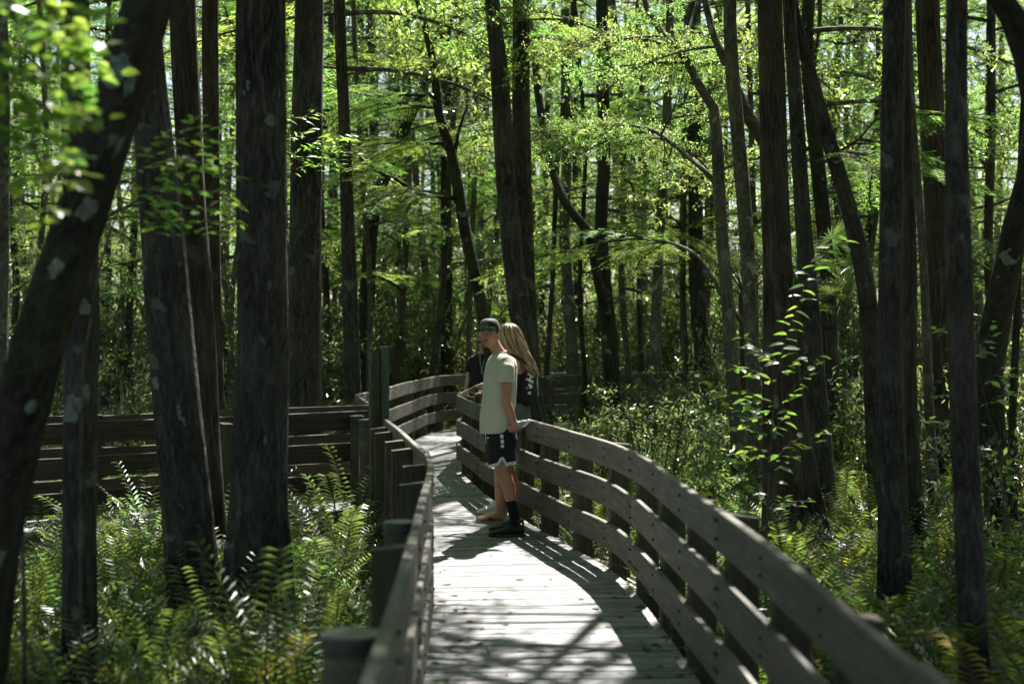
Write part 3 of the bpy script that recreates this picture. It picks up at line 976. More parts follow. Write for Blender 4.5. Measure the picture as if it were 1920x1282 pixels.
T_PALE = picked_tree('lichened_tree', 'trunk with pale blotches close behind the left side of the split brown trunk', 13.2,
    [(1368, -20, 24), (1372, 120, 26), (1384, 260, 27), (1398, 420, 28), (1406, 560, 28), (1412, 700, 28), (1416, 850, 30), (1420, 960, 34)], H=15, seg=18, bark='bark_pale', boughs=((5.2, 8, 4, 'broad'), (8, 14, 6, 'broad')),
    limbs=(([(1376, 160, .3), (1400, 215, .5), (1430, 262, .8)], 22, 26),
           ([(1360, 120, .2), (1335, 60, .4), (1320, 0, .5), (1312, -50, .6)], 16, 12, 'broad', 4)),
    patches=((1396, 560, 15, 22), (1412, 795, 10, 30)))
T_SPLIT = picked_tree('cypress_tree', 'smooth brown trunk with long vertical splits, nearest tree behind the right rail', 11.2,
    [(1443, -10, 44), (1448, 150, 48), (1453, 350, 52), (1459, 520, 56), (1464, 660, 64), (1474, 800, 84), (1482, 920, 100), (1490, 1010, 116)], H=18, seg=34, flute=.06, bark='bark_red', flare=1.2, boughs=((8.5, 16, 22, 'broad'),),
    patches=((1448, 752, 14, 30), (1444, 805, 18, 34)))
T_GR = picked_tree('cypress_tree', 'straight grey trunk right behind the split brown one', 12.6,
    [(1478, -10, 24), (1486, 120, 26), (1497, 280, 28), (1506, 420, 30), (1518, 560, 34), (1528, 700, 38), (1540, 850, 42), (1550, 980, 48)], H=17, seg=22, boughs=((8, 15, 20, 'broad'),),
    patches=((1478, 560, 12, 18),))
T_SW = picked_tree('leaning_tree', 'thin grey trunk sweeping down to the right from top right of centre', 12.8,
    [(1478, -40, 20), (1497, 60, 22), (1525, 160, 25), (1552, 260, 28), (1580, 350, 30), (1604, 440, 32), (1624, 540, 34), (1634, 640, 34), (1640, 760, 36), (1650, 900, 38), (1655, 1010, 42)], H=12, seg=22, bark='bark',
    limbs=(([(1572, 285, 0), (1610, 262, -.2), (1640, 225, -.3)], 5, 3, 'cypress', 4), ([(1580, 290, 0), (1620, 298, .3), (1660, 300, .4)], 4, 2, 'cypress', 4)))
T_PAIR = picked_tree('cypress_tree', 'straight dark trunk, left one of the pair of bare near trunks at the right', 8.3,
    [(1676, -10, 42), (1672, 200, 43), (1670, 400, 43), (1668, 560, 44), (1668, 720, 48), (1672, 900, 54), (1676, 1060, 60), (1680, 1170, 72)], H=16, seg=26, boughs=((7.5, 14, 18, 'broad'),))
picked_tree('cypress_tree', 'dark blurred trunk nearest the right edge of the foreground', 6.4,
    [(1792, -10, 40), (1791, 200, 42), (1794, 380, 46), (1800, 560, 50), (1806, 760, 50), (1815, 950, 52), (1824, 1150, 54), (1830, 1290, 58)], H=15, seg=26, boughs=((7.5, 14, 16, 'cypress'),))
T_PB = picked_tree('cypress_tree', 'pale broad trunk glimpsed between the two bare near trunks at the right', 15.2,
    [(1738, -10, 44), (1745, 150, 44), (1752, 320, 42), (1762, 500, 44), (1768, 700, 46), (1775, 870, 54)], H=17, seg=22, bark='bark_red', boughs=((3.6, 6.6, 4, 'cypress'), (7, 15, 18, 'broad')))
picked_tree('sapling', 'thin curved sapling trunk standing between the two bare near trunks', 12.0,
    [(1702, 20, 12), (1706, 160, 13), (1716, 300, 14), (1728, 440, 16), (1736, 600, 17), (1742, 760, 19), (1750, 900, 21)], H=10, seg=12, bark='bark_pale', boughs=((4.6, 8, 5, 'fine'),))
picked_tree('leaning_tree', 'black leaning trunk with ragged leaves at the right edge', 11,
    [(1925, 330, 40), (1903, 420, 46), (1886, 510, 52), (1866, 610, 54), (1853, 700, 52), (1858, 800, 52), (1872, 900, 56)], H=9, seg=22, bark='bark_dark', boughs=((4, 7, 6, 'dark'),))
picked_tree('slender_tree', 'thin dark stem close to the right border', 13,
    [(1912, 300, 10), (1910, 450, 12), (1906, 600, 14), (1900, 750, 15), (1898, 880, 17)], H=9, seg=10, bark='bark_dark', boughs=((4, 7, 4, 'cypress'),))
picked_tree('leaning_tree', 'heavy black trunk arching over the top right corner', 7.2,
    [(1835, -40, 40), (1868, -10, 48), (1902, 40, 56), (1930, 110, 62), (1955, 230, 66), (1985, 420, 70), (2010, 700, 74), (2020, 950, 80)], H=7, seg=24, bark='bark_dark', top=False)
picked_tree('slender_tree', 'thin trunk at the far left border behind the leaning foreground trunk', 12,
    [(5, -10, 22), (8, 200, 24), (6, 420, 24), (2, 620, 26), (0, 800, 30)], H=14, seg=16, bark='bark_pale', boughs=((3.5, 6, 4, 'cypress'), (7, 12, 5, 'cypress')))
picked_tree('leaning_tree', 'mossy trunk slanting steeply to the right deep in the wood at left centre', 26,
    [(800, 150, 20), (775, 210, 22), (748, 262, 22), (722, 330, 24), (700, 400, 26), (690, 520, 28), (686, 640, 30), (684, 760, 34)], H=12, seg=14, bark='bark_dark', boughs=((6, 10, 4, 'cypress'),))
T_UP = picked_tree('slender_tree', 'short upright stem seen top right of the split brown trunk', 18,
    [(1518, -20, 22), (1512, 60, 24), (1520, 200, 26), (1538, 360, 28), (1552, 520, 30), (1556, 700, 32), (1558, 830, 36)], H=14, seg=16, bark='bark_dark', boughs=((3, 7, 7, 'broad'), (8, 13, 4, 'broad')))
picked_tree('cypress_tree', 'tapering brown trunk in the shade just right of the left bare near trunk', 10,
    [(1706, 500, 26), (1704, 700, 30), (1708, 850, 36), (1716, 980, 44), (1724, 1060, 54)], H=10, seg=18, bark='bark_red', boughs=((6, 10, 4, 'cypress'),))

for k in range(7):  # extra boughs added to throw shade on the branch walk
    add_bough(T_THIN[0], T_THIN[1], 4.8 + 4.5 * k / 7, 'broad', random.Random(k + 400), az=(.2, -.5, .8, -1.6, -.2, 2.4, .5)[k], sc_=1.1, force=True)
ru = random.Random(91)
for k in range(36):  # more overhead boughs, added to darken the ferns on the right bank
    Tz = (T_PB, T_GR, T_SW, T_UP, T_PB)[k % 5]
    zt = min(Tz[1].c[-1].z - .5, 15)
    add_bough(Tz[0], Tz[1], ru.uniform(6.2, zt), ru.choice(['broad', 'cypress', 'dark']), ru, sc_=ru.uniform(1.2, 1.8))
# ---- boughs over the near end of the walk that dapple it
rd = random.Random(14)
for (ob, Tz, n, z0, z1) in (('brown', T_SPLIT, 7, 4.9, 9.0), ('pale', T_PALE, 9, 6.0, 9.5), ('pair', T_PAIR, 5, 4.6, 7.5)):
    for k in range(n):
        z = z0 + (z1 - z0) * (k + rd.random()) / n
        az = rd.uniform(2.2, 4.1); s_ = rd.uniform(.8, 1.15)
        i = min(range(len(Tz[1].c)), key=lambda q: abs(Tz[1].c[q].z - z)); c = Tz[1].c[i]
        ys_ = [shadow_pt(c + Vector((math.cos(az), math.sin(az), 0)) * 2.4 * s_ * w)[1] for w in (.3, .6, .95)]
        if max(ys_) > 9.0: continue
        add_bough(Tz[0], Tz[1], z, rd.choice(['broad', 'fine', 'broad']), rd, az=az, sc_=s_, force=True)

# ---- the wood behind: many more trunks, each a tree of its own
BG = [(735, 40, 13, 'p'), (690, 30, 20, 'c'), (760, 36, 18, 'r'), (808, 33, 15, 'p'), (842, 27, 22, 'd'), (862, 44, 14, 'p'), (885, 38, 16, 'p'), (905, 30, 12, 'p'), (945, 48, 12, 'p'),
      (1020, 40, 12, 'c'), (1040, 55, 10, 'p'), (1090, 34, 12, 'c'), (1098, 48, 12, 'p'), (1175, 42, 11, 'p'), (1195, 30, 12, 'p'), (1160, 52, 10, 'p'), (1215, 46, 10, 'p'), (1272, 36, 15, 'c'), (1288, 50, 12, 'p'),
      (1312, 30, 18, 'c'), (1325, 24, 30, 'c'), (1348, 44, 14, 'p'), (1440, 34, 14, 'c'), (1560, 30, 13, 'p'), (1590, 42, 13, 'p'), (1605, 27, 14, 'c'), (1625, 36, 12, 'p'), (1690, 28, 15, 'p'), (1722, 40, 13, 'p'), (1760, 24, 16, 'd'), (1838, 28, 20, 'p'), (1860, 40, 14, 'p'), (1884, 20, 18, 'c'),
      (1915, 36, 16, 'p'), (20, 26, 14, 'c'), (45, 38, 12, 'p'), (68, 30, 13, 'p'), (95, 45, 11, 'p'), (118, 24, 15, 'd'), (205, 34, 14, 'c'), (228, 42, 12, 'p'), (240, 28, 14, 'c'), (420, 25, 16, 'c'), (432, 38, 12, 'p'), (548, 34, 12, 'p'), (615, 27, 14, 'c'), (622, 44, 11, 'p'), (672, 46, 12, 'p'), (708, 52, 11, 'p'), (782, 50, 11, 'p'), (830, 56, 10, 'p')]
bk = {'p': 'bark_pale', 'c': 'bark', 'r': 'bark_red', 'd': 'bark_dark'}
adj = {'p': 'pale grey', 'c': 'grey-brown', 'r': 'reddish', 'd': 'blackish'}
rb = random.Random(21)
def nearest_mark(x):
    marks = [(20, 'the left border'), (100, 'the thick slanting trunk'), (142, 'the narrow far-left trunk'), (225, 'the slanting trunk\'s top'), (320, 'the lichen-dotted cypress'), (400, 'the slim reddish trunk'), (490, 'the biggest left trunk'), (575, 'the furrowed trunk'), (650, 'the thin straight trunk'), (714, 'the tall double post'), (790, 'the pale far railing'),
             (860, 'the crooked tree'), (920, 'the boy in the cap'), (980, 'the twin trunks'), (1068, 'the pale lichened trunk'), (1140, 'the dark leaning trunk'), (1235, 'the slender spotted trunk'), (1300, 'the sunny gap'), (1365, 'the forked tree'), (1470, 'the split brown trunk'), (1520, 'the straight grey trunk'), (1600, 'the thin sweeping trunk'), (1670, 'the left bare near trunk'), (1735, 'the thin curved sapling'), (1800, 'the nearest right trunk'), (1860, 'the black leaning trunk'), (1910, 'the right border')]
    m = min(marks, key=lambda t: abs(t[0] - x))
    return m
seen_lbl = set()
def bg_tree(x, Y, w, k, vis=True):
    top = rb.uniform(-26, 26)
    lean = rb.uniform(-.9, .9)
    X0 = (x - 960) / F * Y
    H = rb.uniform(13, 20)
    r0 = w / F * Y / 2
    pts = [Vector((X0, Y, GZ - .2)), Vector((X0 + rb.uniform(-.04, .04), Y, .6))]
    for z in (2.4, 4.5, 7, 9.5, 12, 15):
        if z > H: break
        pts.append(Vector((X0 + lean * z / 14 + rb.uniform(-.12, .12), Y + rb.uniform(-.15, .15), z)))
    pts.append(Vector((X0 + lean, Y, H)))
    rs = [r0 * 1.35, r0 * 1.1] + [r0 * (1 - .05 * (i + 1)) for i in range(len(pts) - 3)] + [r0 * .25]
    base = Vector((X0, Y, gz(X0, Y)))
    root = empty('cypress_tree', base)
    m = nearest_mark(x)
    side = 'left of' if x < m[0] - 9 else ('right of' if x > m[0] + 9 else 'directly behind')
    dist = 'at mid distance' if Y < 29 else ('deep in the wood' if Y < 40 else 'farthest back')
    wd = 'thin' if w < 12.5 else ('slim' if w < 16 else 'stout')
    lb = f'{wd} {adj[k]} trunk {dist}, {side} {m[1]}'
    if lb in seen_lbl:
        lb = lb + (', leaning right' if lean > 0 else ', leaning left')
    seen_lbl.add(lb)
    tag(root, lb, 'tree', 'trees of the wood behind')
    T = Trunk(pts, rs, int(x) % 89, 10 if Y > 30 else 14, .03, step=.5)
    mb = MB(); T.build(mb)
    link('trunk', mb.mesh('trunk', M[bk[k]], True, base), root, (0, 0, 0))
    n = 20 if Y < 32 else 14
    for j in range(n):
        vis_top = min(H - 1, 2.2 + .25 * Y)
        z = (2.5 + (vis_top - 2.5) * (j + rb.random()) / (n - 4)) if j < n - 4 else rb.uniform(vis_top, H)
        kd = rb.choices(['cypress', 'broad', 'fine', 'dark'], [.45, .25, .22, .08])[0]
        add_bough(root, T, z, kd, rb, sc_=rb.uniform(.6, 1.05) * (1.0 if Y < 32 else 1.35))
for b in BG: bg_tree(*b)
rq = random.Random(3)
for k in range(58):
    bg_tree(rq.uniform(-40, 1960), rq.uniform(30, 50), rq.uniform(7, 12), rq.choice('ppppcd'))
for x_, Y_, w_ in ((190, 23, 11), (60, 21, 12), (432, 24, 10), (600, 25, 10), (690, 24, 11), (742, 27, 14), (812, 24, 12), (880, 26, 11), (1022, 24, 10), (1100, 23, 9), (1180, 25, 12), (1205, 26, 9), (1288, 24, 13), (1318, 27, 11), (1420, 23, 12), (1585, 24, 12), (1625, 22, 10), (1712, 24, 11), (1845, 23, 13), (1900, 25, 12)):
    bg_tree(x_, Y_, w_, rq.choice('ppcd'))

# the same wood goes on beside and behind the camera
rs_ = random.Random(77)
spots = []
while len(spots) < 64:
    Y = rs_.uniform(-26, 34); X = rs_.uniform(-26, 26)
    if Y > 1 and abs(X) < .47 * Y + 2.2: continue
    if abs(X) < 2.6 and Y < 2: continue
    if any((X - a) ** 2 + (Y - b) ** 2 < 5 for a, b in spots): continue
    spots.append((X, Y))
for i, (X, Y) in enumerate(spots):
    base = Vector((X, Y, gz(X, Y))); H = rs_.uniform(13, 19); r0 = rs_.uniform(.09, .2)
    root = empty('cypress_tree', base)
    tag(root, 'tall cypress of the surrounding wood outside the view', 'tree', 'trees around the viewer')
    pts = [Vector((X, Y, GZ - .2)), Vector((X, Y, .8)), Vector((X + rs_.uniform(-.3, .3), Y + rs_.uniform(-.3, .3), 6)), Vector((X + rs_.uniform(-.6, .6), Y, H))]
    T = Trunk(pts, [r0 * 1.4, r0 * 1.1, r0 * .85, r0 * .2], i, 12, .03, step=.6)
    mb = MB(); T.build(mb); link('trunk', mb.mesh('trunk', M['bark'], True, base), root, (0, 0, 0))
    nb = 26 if -12 < Y < 14 and abs(X) < 14 else 15  # boughs packed denser close to the walk to cut the sky light
    for j in range(nb):
        add_bough(root, T, 3.5 + (H - 4) * (j + rs_.random()) / nb, rs_.choice(['cypress', 'broad', 'broad', 'dark']), rs_, sc_=rs_.uniform(1.2, 1.9))

# ---- shrubs of the understorey
def make_shrub(seed, kind, h=1.9, w=.85, nst=9, leaves=1500):
    r = random.Random(seed)
    mb = MB()
    tips = []
    for k in range(nst):
        a = r.uniform(0, 6.28); q = r.uniform(.2, 1) * w; hh = h * r.uniform(.6, 1.05)
        pts = [Vector((r.uniform(-.1, .1), r.uniform(-.1, .1), -.05))]
        for t in (.3, .6, 1.0):
            pts.append(Vector((math.cos(a) * q * t + r.uniform(-.08, .08), math.sin(a) * q * t + r.uniform(-.08, .08), hh * t)))
        mb.tube(pts, [.016, .012, .008, .004], 4, 0, False)
        tips.append(pts)
        for j in range(7):
            t = r.uniform(.25, 1)
            i = min(int(t * 3), 2); p = pts[i].lerp(pts[i+1], t * 3 - i)
            d = (Vector((math.cos(a), math.sin(a), .6)) + rv(r, .7)).normalized()
            e = p + d * r.uniform(.2, .45)
            mb.tube([p, p.lerp(e, .5) + rv(r, .02), e], [.005, .004, .002], 3, 0, False)
            tips.append([p, p.lerp(e, .5), e, e + d * .03])
    ln, wd = {'broad': (.085, .032), 'dark': (.075, .022), 'fine': (.05, .022)}[kind]
    for k in range(leaves):
        pts = r.choice(tips)
        t = r.uniform(.15, 1); i = min(int(t * 3), 2)
        p = pts[i].lerp(pts[i+1], t * 3 - i) + rv(r, .045)
        d = (rv(r, .7) + Vector((0, 0, .35))).normalized()
        leaf4(mb, p, d, (Vector((0, 0, 1)) + rv(r, .5)).normalized(), ln * r.uniform(.6, 1.25), wd * r.uniform(.8, 1.2), 1, .2)
    mt = {'broad': 'leaf_shrub', 'dark': 'leaf_dark', 'fine': 'leaf_shrub'}[kind]
    return mb.mesh('shrub', [M['twig'], M[mt]])
SHR = {'broad': [make_shrub(50 + i, 'broad') for i in range(3)], 'dark': [make_shrub(60 + i, 'dark') for i in range(3)], 'fine': [make_shrub(70 + i, 'fine', leaves=1900) for i in range(2)]}
r3 = random.Random(5)
SH = []
for (x, Y, kd, s_) in ((700, 21, 'dark', 1.35), (665, 19.5, 'dark', 1.2), (745, 23, 'broad', 1.2), (790, 28, 'dark', 1.4), (835, 31, 'broad', 1.2), (720, 28, 'dark', 1.9), (640, 24, 'dark', 1.5), (870, 27, 'broad', 1.2),
                        (1035, 21, 'broad', .9), (1060, 22, 'dark', 1.1), (1090, 28, 'broad', 1.5), (1180, 27, 'dark', 1.7), (1120, 30, 'broad', 1.6), (1200, 22, 'broad', .9), (1260, 29, 'broad', 1.6), (1310, 19, 'broad', 1.05), (1285, 23, 'dark', 1.5), (1340, 26, 'broad', 1.6),
                        (1420, 19, 'broad', 1.2), (1395, 25, 'dark', 1.6), (1500, 22, 'dark', 1.4), (1570, 17, 'broad', 1.15), (1600, 21, 'dark', 1.5), (1640, 26, 'broad', 1.5), (1720, 20, 'dark', 1.3), (1700, 16, 'broad', 1.0), (1830, 15, 'broad', 1.3), (1860, 18, 'dark', 1.5), (1900, 13, 'broad', 1.1), (1780, 22, 'broad', 1.6), (1850, 11, 'dark', .95), (1885, 9.6, 'broad', .8),
                        (30, 15, 'dark', 1.0), (80, 19, 'broad', 1.2), (110, 24, 'dark', 1.5), (215, 20, 'broad', 1.2), (245, 26, 'dark', 1.4), (420, 20, 'dark', 1.4), (428, 26, 'broad', 1.5), (615, 21, 'broad', 1.2), (600, 28, 'dark', 1.6), (555, 25, 'broad', 1.5), (10, 28, 'broad', 1.6), (180, 30, 'broad', 1.7), (500, 30, 'dark', 1.8), (310, 28, 'broad', 1.6), (375, 24, 'dark', 1.4)):
    SH.append((x, Y, kd, s_))
for k in range(26):
    Y = r3.uniform(13.5, 21); x = r3.uniform(1080, 1440) if k % 4 else r3.uniform(520, 900)
    SH.append((x, Y if k % 4 else Y + 5, ('fine', 'broad', 'broad', 'dark')[k % 4], r3.uniform(.62, .95)))
for k in range(150):
    Y = 28 + 34 * r3.random() ** 1.1
    SH.append((r3.uniform(-160, 2080), Y, r3.choices(['broad', 'dark', 'fine'], [.45, .25, .3])[0], r3.uniform(1.2, 2.3)))
seen2 = {}
for (x, Y, kd, s_) in SH:
    X0 = (x - 960) / F * Y
    if on_deck(X0, Y, .9): continue
    me = r3.choice(SHR[kd])
    o = link('shrub', me)
    o.location = (X0, Y, gz(X0, Y))
    o.rotation_euler = (r3.uniform(-.08, .08), r3.uniform(-.08, .08), r3.uniform(0, 6.28))
    o.scale = (s_ * r3.uniform(.9, 1.2), s_ * r3.uniform(.9, 1.2), s_)
    mk = nearest_mark(x)
    if Y < 30:
        ty = {'broad': 'bright green leafy shrub', 'dark': 'dark glossy-leaved shrub', 'fine': 'fine-leaved shrub'}[kd]
        sz = 'tall ' if s_ > 1.35 else ('low ' if s_ < 1.05 else '')
        sd = 'left of' if x < mk[0] - 12 else ('right of' if x > mk[0] + 12 else 'behind')
        ds = 'close ' if Y < 20 else ('set back ' if Y < 25 else 'far ')
        lb = f'{sz}{ty} {ds}{sd} {mk[1]}'
        if lb in seen_lbl: lb = lb.replace('shrub ', 'shrub with a wide crown ', 1)
        seen_lbl.add(lb)
        tag(o, lb, 'shrub', 'shrubs of the understorey')
    else:
        ty = {'broad': 'bushy pale green shrub', 'dark': 'bushy dark shrub', 'fine': 'bushy small-leaved shrub'}[kd]
        sd = 'left of' if x < mk[0] - 12 else ('right of' if x > mk[0] + 12 else 'behind')
        ds = 'thirty paces back' if Y < 38 else ('far back' if Y < 50 else 'at the very back')
        if -60 < x < 1980: lb = f'{"tall " if s_ > 1.75 else ""}{ty} {ds}, {sd} {mk[1]}'
        else: lb = f'{ty} {ds}, outside the {"left" if x < 0 else "right"} border'
        tag(o, lb, 'shrub', 'shrubs of the far thicket: ' + lb)

# ---- fan palms
def palm_mesh(seed):
    r = random.Random(seed); mb = MB()
    for k in range(11):
        a = 2 * math.pi * k / 11 + r.uniform(-.2, .2); el = r.uniform(.35, 1.25)
        d = Vector((math.cos(a) * math.cos(el), math.sin(a) * math.cos(el), math.sin(el)))
        e = d * r.uniform(.4, .7)
        mb.tube([Vector((0, 0, 0)), e * .5 + Vector((0, 0, .03)), e], [.012, .009, .006], 4, 0, False)
        s_ = d.cross(Vector((0, 0, 1))).normalized(); u = s_.cross(d)
        for j in range(24):
            f = (j / 23 - .5) * 4.2
            dd = (d * math.cos(f) + s_ * math.sin(f) + Vector((0, 0, -.15))).normalized()
            leaf4(mb, e, dd, (u + rv(r, .2)).normalized(), r.uniform(.30, .40), .02, 1, .3)
    return mb.mesh('palmetto', [M['twig'], M['leaf_dark']])
for i, (x, y, Y, lb) in enumerate(((1500, 520, 15.5, 'spiky fan palm lit from behind between two trunks right of the split brown trunk'), (1395, 530, 18, 'fan palm fronds showing left of the split brown trunk'), (1560, 600, 17, 'half shaded fan palm low behind the leaning grey trunk'))):
    q = PX(x, y + 20, Y); b = Vector((q.x, q.y, gz(q.x, q.y)))
    pr = empty('fan_palm', b); tag(pr, lb, 'palm')
    mb = MB(); mb.tube([(0, 0, -.1), (.03, 0, (q.z - b.z) * .5), (0, 0, q.z - b.z)], [.09, .07, .08], 10)
    link('trunk', mb.mesh('trunk', M['bark_red'], True), pr)
    link('crown', palm_mesh(90 + i), pr, (0, 0, q.z - b.z))

# ---- ferns
def make_frond(seed, L=1.0, fine=True, mat='leaf_fern'):
    r = random.Random(seed); mb = MB()
    n = 16
    bend = r.uniform(.6, 1.25)
    pts = []; p = Vector((0, 0, 0)); a = r.uniform(1.38, 1.55)
    pts.append(p.copy()); dirs = []
    for i in range(n):
        d = Vector((math.cos(a), 0, math.sin(a)))
        dirs.append(d); p = p + d * (L / n); pts.append(p.copy())
        a -= bend / n * (0.4 + 1.5 * i / n)
    dirs.append(dirs[-1])
    mb.tube(pts, [.006 * (1 - .8 * i / n) for i in range(n + 1)], 3, 0, False)
    K = 30
    for k in range(K):
        t = .16 + .84 * k / K
        i = min(int(t * n), n - 1); b = pts[i].lerp(pts[i+1], t * n - i); d = dirs[i]
        u = Vector((-d.z, 0, d.x))
        w = math.sin(min(1, (t - .05) * 1.25) * math.pi * .82) ** .7 if t < .98 else .1
        for sd in (1, -1):
            dd = (Vector((0, sd, 0)) + d * .35 + u * r.uniform(.0, .35)).normalized()
            ll = .115 * max(.12, w) * r.uniform(.9, 1.1)
            if fine:
                s_ = dd.cross(u).normalized()
                W = .013
                q = [b, b + dd * ll * .5 + s_ * W * .5, b + dd * ll - u * .018, b + dd * ll * .5 - s_ * W * .5]
                m_ = b + dd * ll * .52 + u * .006
                mb.add([q[0], q[1], m_, q[3], q[2]], [(0, 1, 2), (0, 2, 3), (1, 4, 2), (2, 4, 3)], 1)
            else:
                leaf4(mb, b, dd, u, ll, .015, 1, .1)
    return mb.mesh('frond', [M['twig'], M[mat]])
FR = [make_frond(100 + i) for i in range(4)]
FRO = [make_frond(110 + i, mat='leaf_fern_old') for i in range(2)]
def merge_plant(seed, nf, fine=False, old=.15, s0=.75, s1=1.15):
    r = random.Random(seed); src = [make_frond(seed + 7 + i, fine=fine) for i in range(3)] 
    mb = MB()
    for k in range(nf):
        me = r.choice(src); a = 2 * math.pi * k / nf + r.uniform(-.4, .4)
        m_ = Matrix.Translation((r.uniform(-.07, .07), r.uniform(-.07, .07), 0)) @ Matrix.Rotation(a, 4, 'Z') @ Matrix.Rotation(r.uniform(-.25, .3), 4, 'Y') @ Matrix.Scale(r.uniform(s0, s1), 4)
        base = len(mb.v)
        mb.v.extend(m_ @ v.co for v in me.vertices)
        o = 2 if r.random() < old else 1
        for p in me.polygons:
            mb.f.append(tuple(i + base for i in p.vertices)); mb.m.append(0 if p.material_index == 0 else o)
            mb.uv.extend((0, 0) for _ in p.vertices)
    for me in src: bpy.data.meshes.remove(me)
    return mb.mesh('fern', [M['twig'], M['leaf_fern'], M['leaf_fern_old']])
FP = [merge_plant(200 + 20 * i, 9, old=.08 + .12 * (i % 2)) for i in range(4)]
r4 = random.Random(11)
near = []
tries = 0
while len(near) < 74 and tries < 5000:
    tries += 1
    left = r4.random() < .62
    if left: Y = r4.uniform(5.2, 12.2); X = r4.uniform(-.40 * Y - .2, -.72)
    else: Y = r4.uniform(6.0, 13.5); X = r4.uniform(1.15 if Y < 9 else .9, .40 * Y + .2)
    if on_deck(X, Y, .12) or any((X - a) ** 2 + (Y - b) ** 2 < .17 for a, b in near): continue
    near.append((X, Y))
near += [(-1.3, 5.7), (-1.0, 6.1), (-1.75, 10.9), (-2.3, 11.1), (-2.9, 10.9), (-1.35, 11.4), (-3.4, 10.3), (-2.25, 6.6), (-2.0, 7.1), (-1.55, 7.4), (-2.6, 7.6)]
lcount = {}
for (X, Y) in near:
    root = empty('fern', (X, Y, gz(X, Y)), r4.uniform(0, 6.28))
    px = 960 + X / Y * F
    mk = nearest_mark(px)
    ar = 'left' if X < 0 else 'right'
    row = 'nearest the camera' if Y < 7.5 else ('in the middle of the bank' if Y < 10 else 'towards the back')
    sd = 'left of' if px < mk[0] - 14 else ('right of' if px > mk[0] + 14 else ('before' if Y < 8 else 'beside'))
    row = 'nearest the camera' if Y < 6.6 else ('in the front rows' if Y < 8 else ('in the middle rows' if Y < 10 else 'in the back rows'))
    lb = f'arching fern {row}, {sd} {mk[1]}'
    if lb in seen_lbl: lb = lb.replace('arching fern', 'second arching fern' if lb.replace('arching fern', 'second arching fern') not in seen_lbl else 'another arching fern')
    seen_lbl.add(lb)
    tag(root, lb, 'fern', 'ferns: ' + lb)
    s_ = r4.uniform(.7, 1.1) * (1.3 if Y < 6.3 or (Y > 10.2 and X < -1) else 1)
    n = r4.randint(6, 9)
    for k in range(n):
        me = r4.choice(FRO) if r4.random() < .03 else r4.choice(FR)
        o = link('frond', me, root)
        o.rotation_euler = (r4.uniform(-.12, .12), r4.uniform(-.25, .3), 2 * math.pi * k / n + r4.uniform(-.3, .3))
        q = s_ * r4.uniform(.75, 1.15); o.scale = (q, q, q)
        o.location = (r4.uniform(-.05, .05), r4.uniform(-.05, .05), 0)

# ---- ground cover that nobody could count
def scatter(name, src_me, pts, label, cat=None):
    """pts: (x, y, z, rotx, roty, rotz, scale)"""
    src = bpy.data.objects.new(name + '_plant', src_me)     # source only, not linked to the scene
    me = bpy.data.meshes.new(name)
    me.from_pydata([p[:3] for p in pts], [], [])
    a = me.attributes.new('rot', 'FLOAT_VECTOR', 'POINT'); a.data.foreach_set('vector', np.array([p[3:6] for p in pts], dtype=np.float32).ravel())
    b = me.attributes.new('scl', 'FLOAT', 'POINT'); b.data.foreach_set('value', np.array([p[6] for p in pts], dtype=np.float32))
    o = link(name, me)
    ng = bpy.data.node_groups.new(name, 'GeometryNodeTree')
    ng.interface.new_socket('Geometry', in_out='INPUT', socket_type='NodeSocketGeometry')
    ng.interface.new_socket('Geometry', in_out='OUTPUT', socket_type='NodeSocketGeometry')
    gi = ng.nodes.new('NodeGroupInput'); go = ng.nodes.new('NodeGroupOutput')
    ip = ng.nodes.new('GeometryNodeInstanceOnPoints'); oi = ng.nodes.new('GeometryNodeObjectInfo')
    oi.inputs['Object'].default_value = src; oi.inputs['As Instance'].default_value = True
    ra = ng.nodes.new('GeometryNodeInputNamedAttribute'); ra.data_type = 'FLOAT_VECTOR'; ra.inputs['Name'].default_value = 'rot'
    sa = ng.nodes.new('GeometryNodeInputNamedAttribute'); sa.data_type = 'FLOAT'; sa.inputs['Name'].default_value = 'scl'
    ng.links.new(gi.outputs[0], ip.inputs['Points']); ng.links.new(oi.outputs['Geometry'], ip.inputs['Instance'])
    ng.links.new(ra.outputs['Attribute'], ip.inputs['Rotation']); ng.links.new(sa.outputs['Attribute'], ip.inputs['Scale'])
    ng.links.new(ip.outputs[0], go.inputs[0])
    md = o.modifiers.new('scatter', 'NODES'); md.node_group = ng
    tag(o, label, cat, None, 'stuff')
    return o
def spread(n, y0, y1, r, s0, s1, m=.1, pw=1.0, tilt=.15):
    out = []
    while len(out) < n:
        Y = y0 + (y1 - y0) * r.random() ** pw
        X = r.uniform(-.46 * Y - 1, .46 * Y + 1)
        if on_deck(X, Y, m): continue
        out.append((X, Y, gz(X, Y), r.uniform(-tilt, tilt), r.uniform(-tilt, tilt), r.uniform(0, 6.28), r.uniform(s0, s1)))
    return out
def sedge_mesh(seed, n=60, h=.6):
    r = random.Random(seed); mb = MB()
    for k in range(n):
        a = r.uniform(0, 6.28); p = Vector((r.uniform(-.15, .15), r.uniform(-.15, .15), 0))
        d = Vector((math.cos(a) * r.uniform(.1, .7), math.sin(a) * r.uniform(.1, .7), 1)).normalized()
        hh = h * r.uniform(.4, 1.1); w = Vector((-math.sin(a), math.cos(a), 0)) * .006
        m_ = p + d * hh * .6; e = p + d * hh + Vector((math.cos(a), math.sin(a), -.6)) * hh * .3
        mb.add([p - w, p + w, m_ + w, m_ - w, e], [(0, 1, 2, 3), (3, 2, 4)], 0)
    return mb.mesh('sedge', [M['grass']])
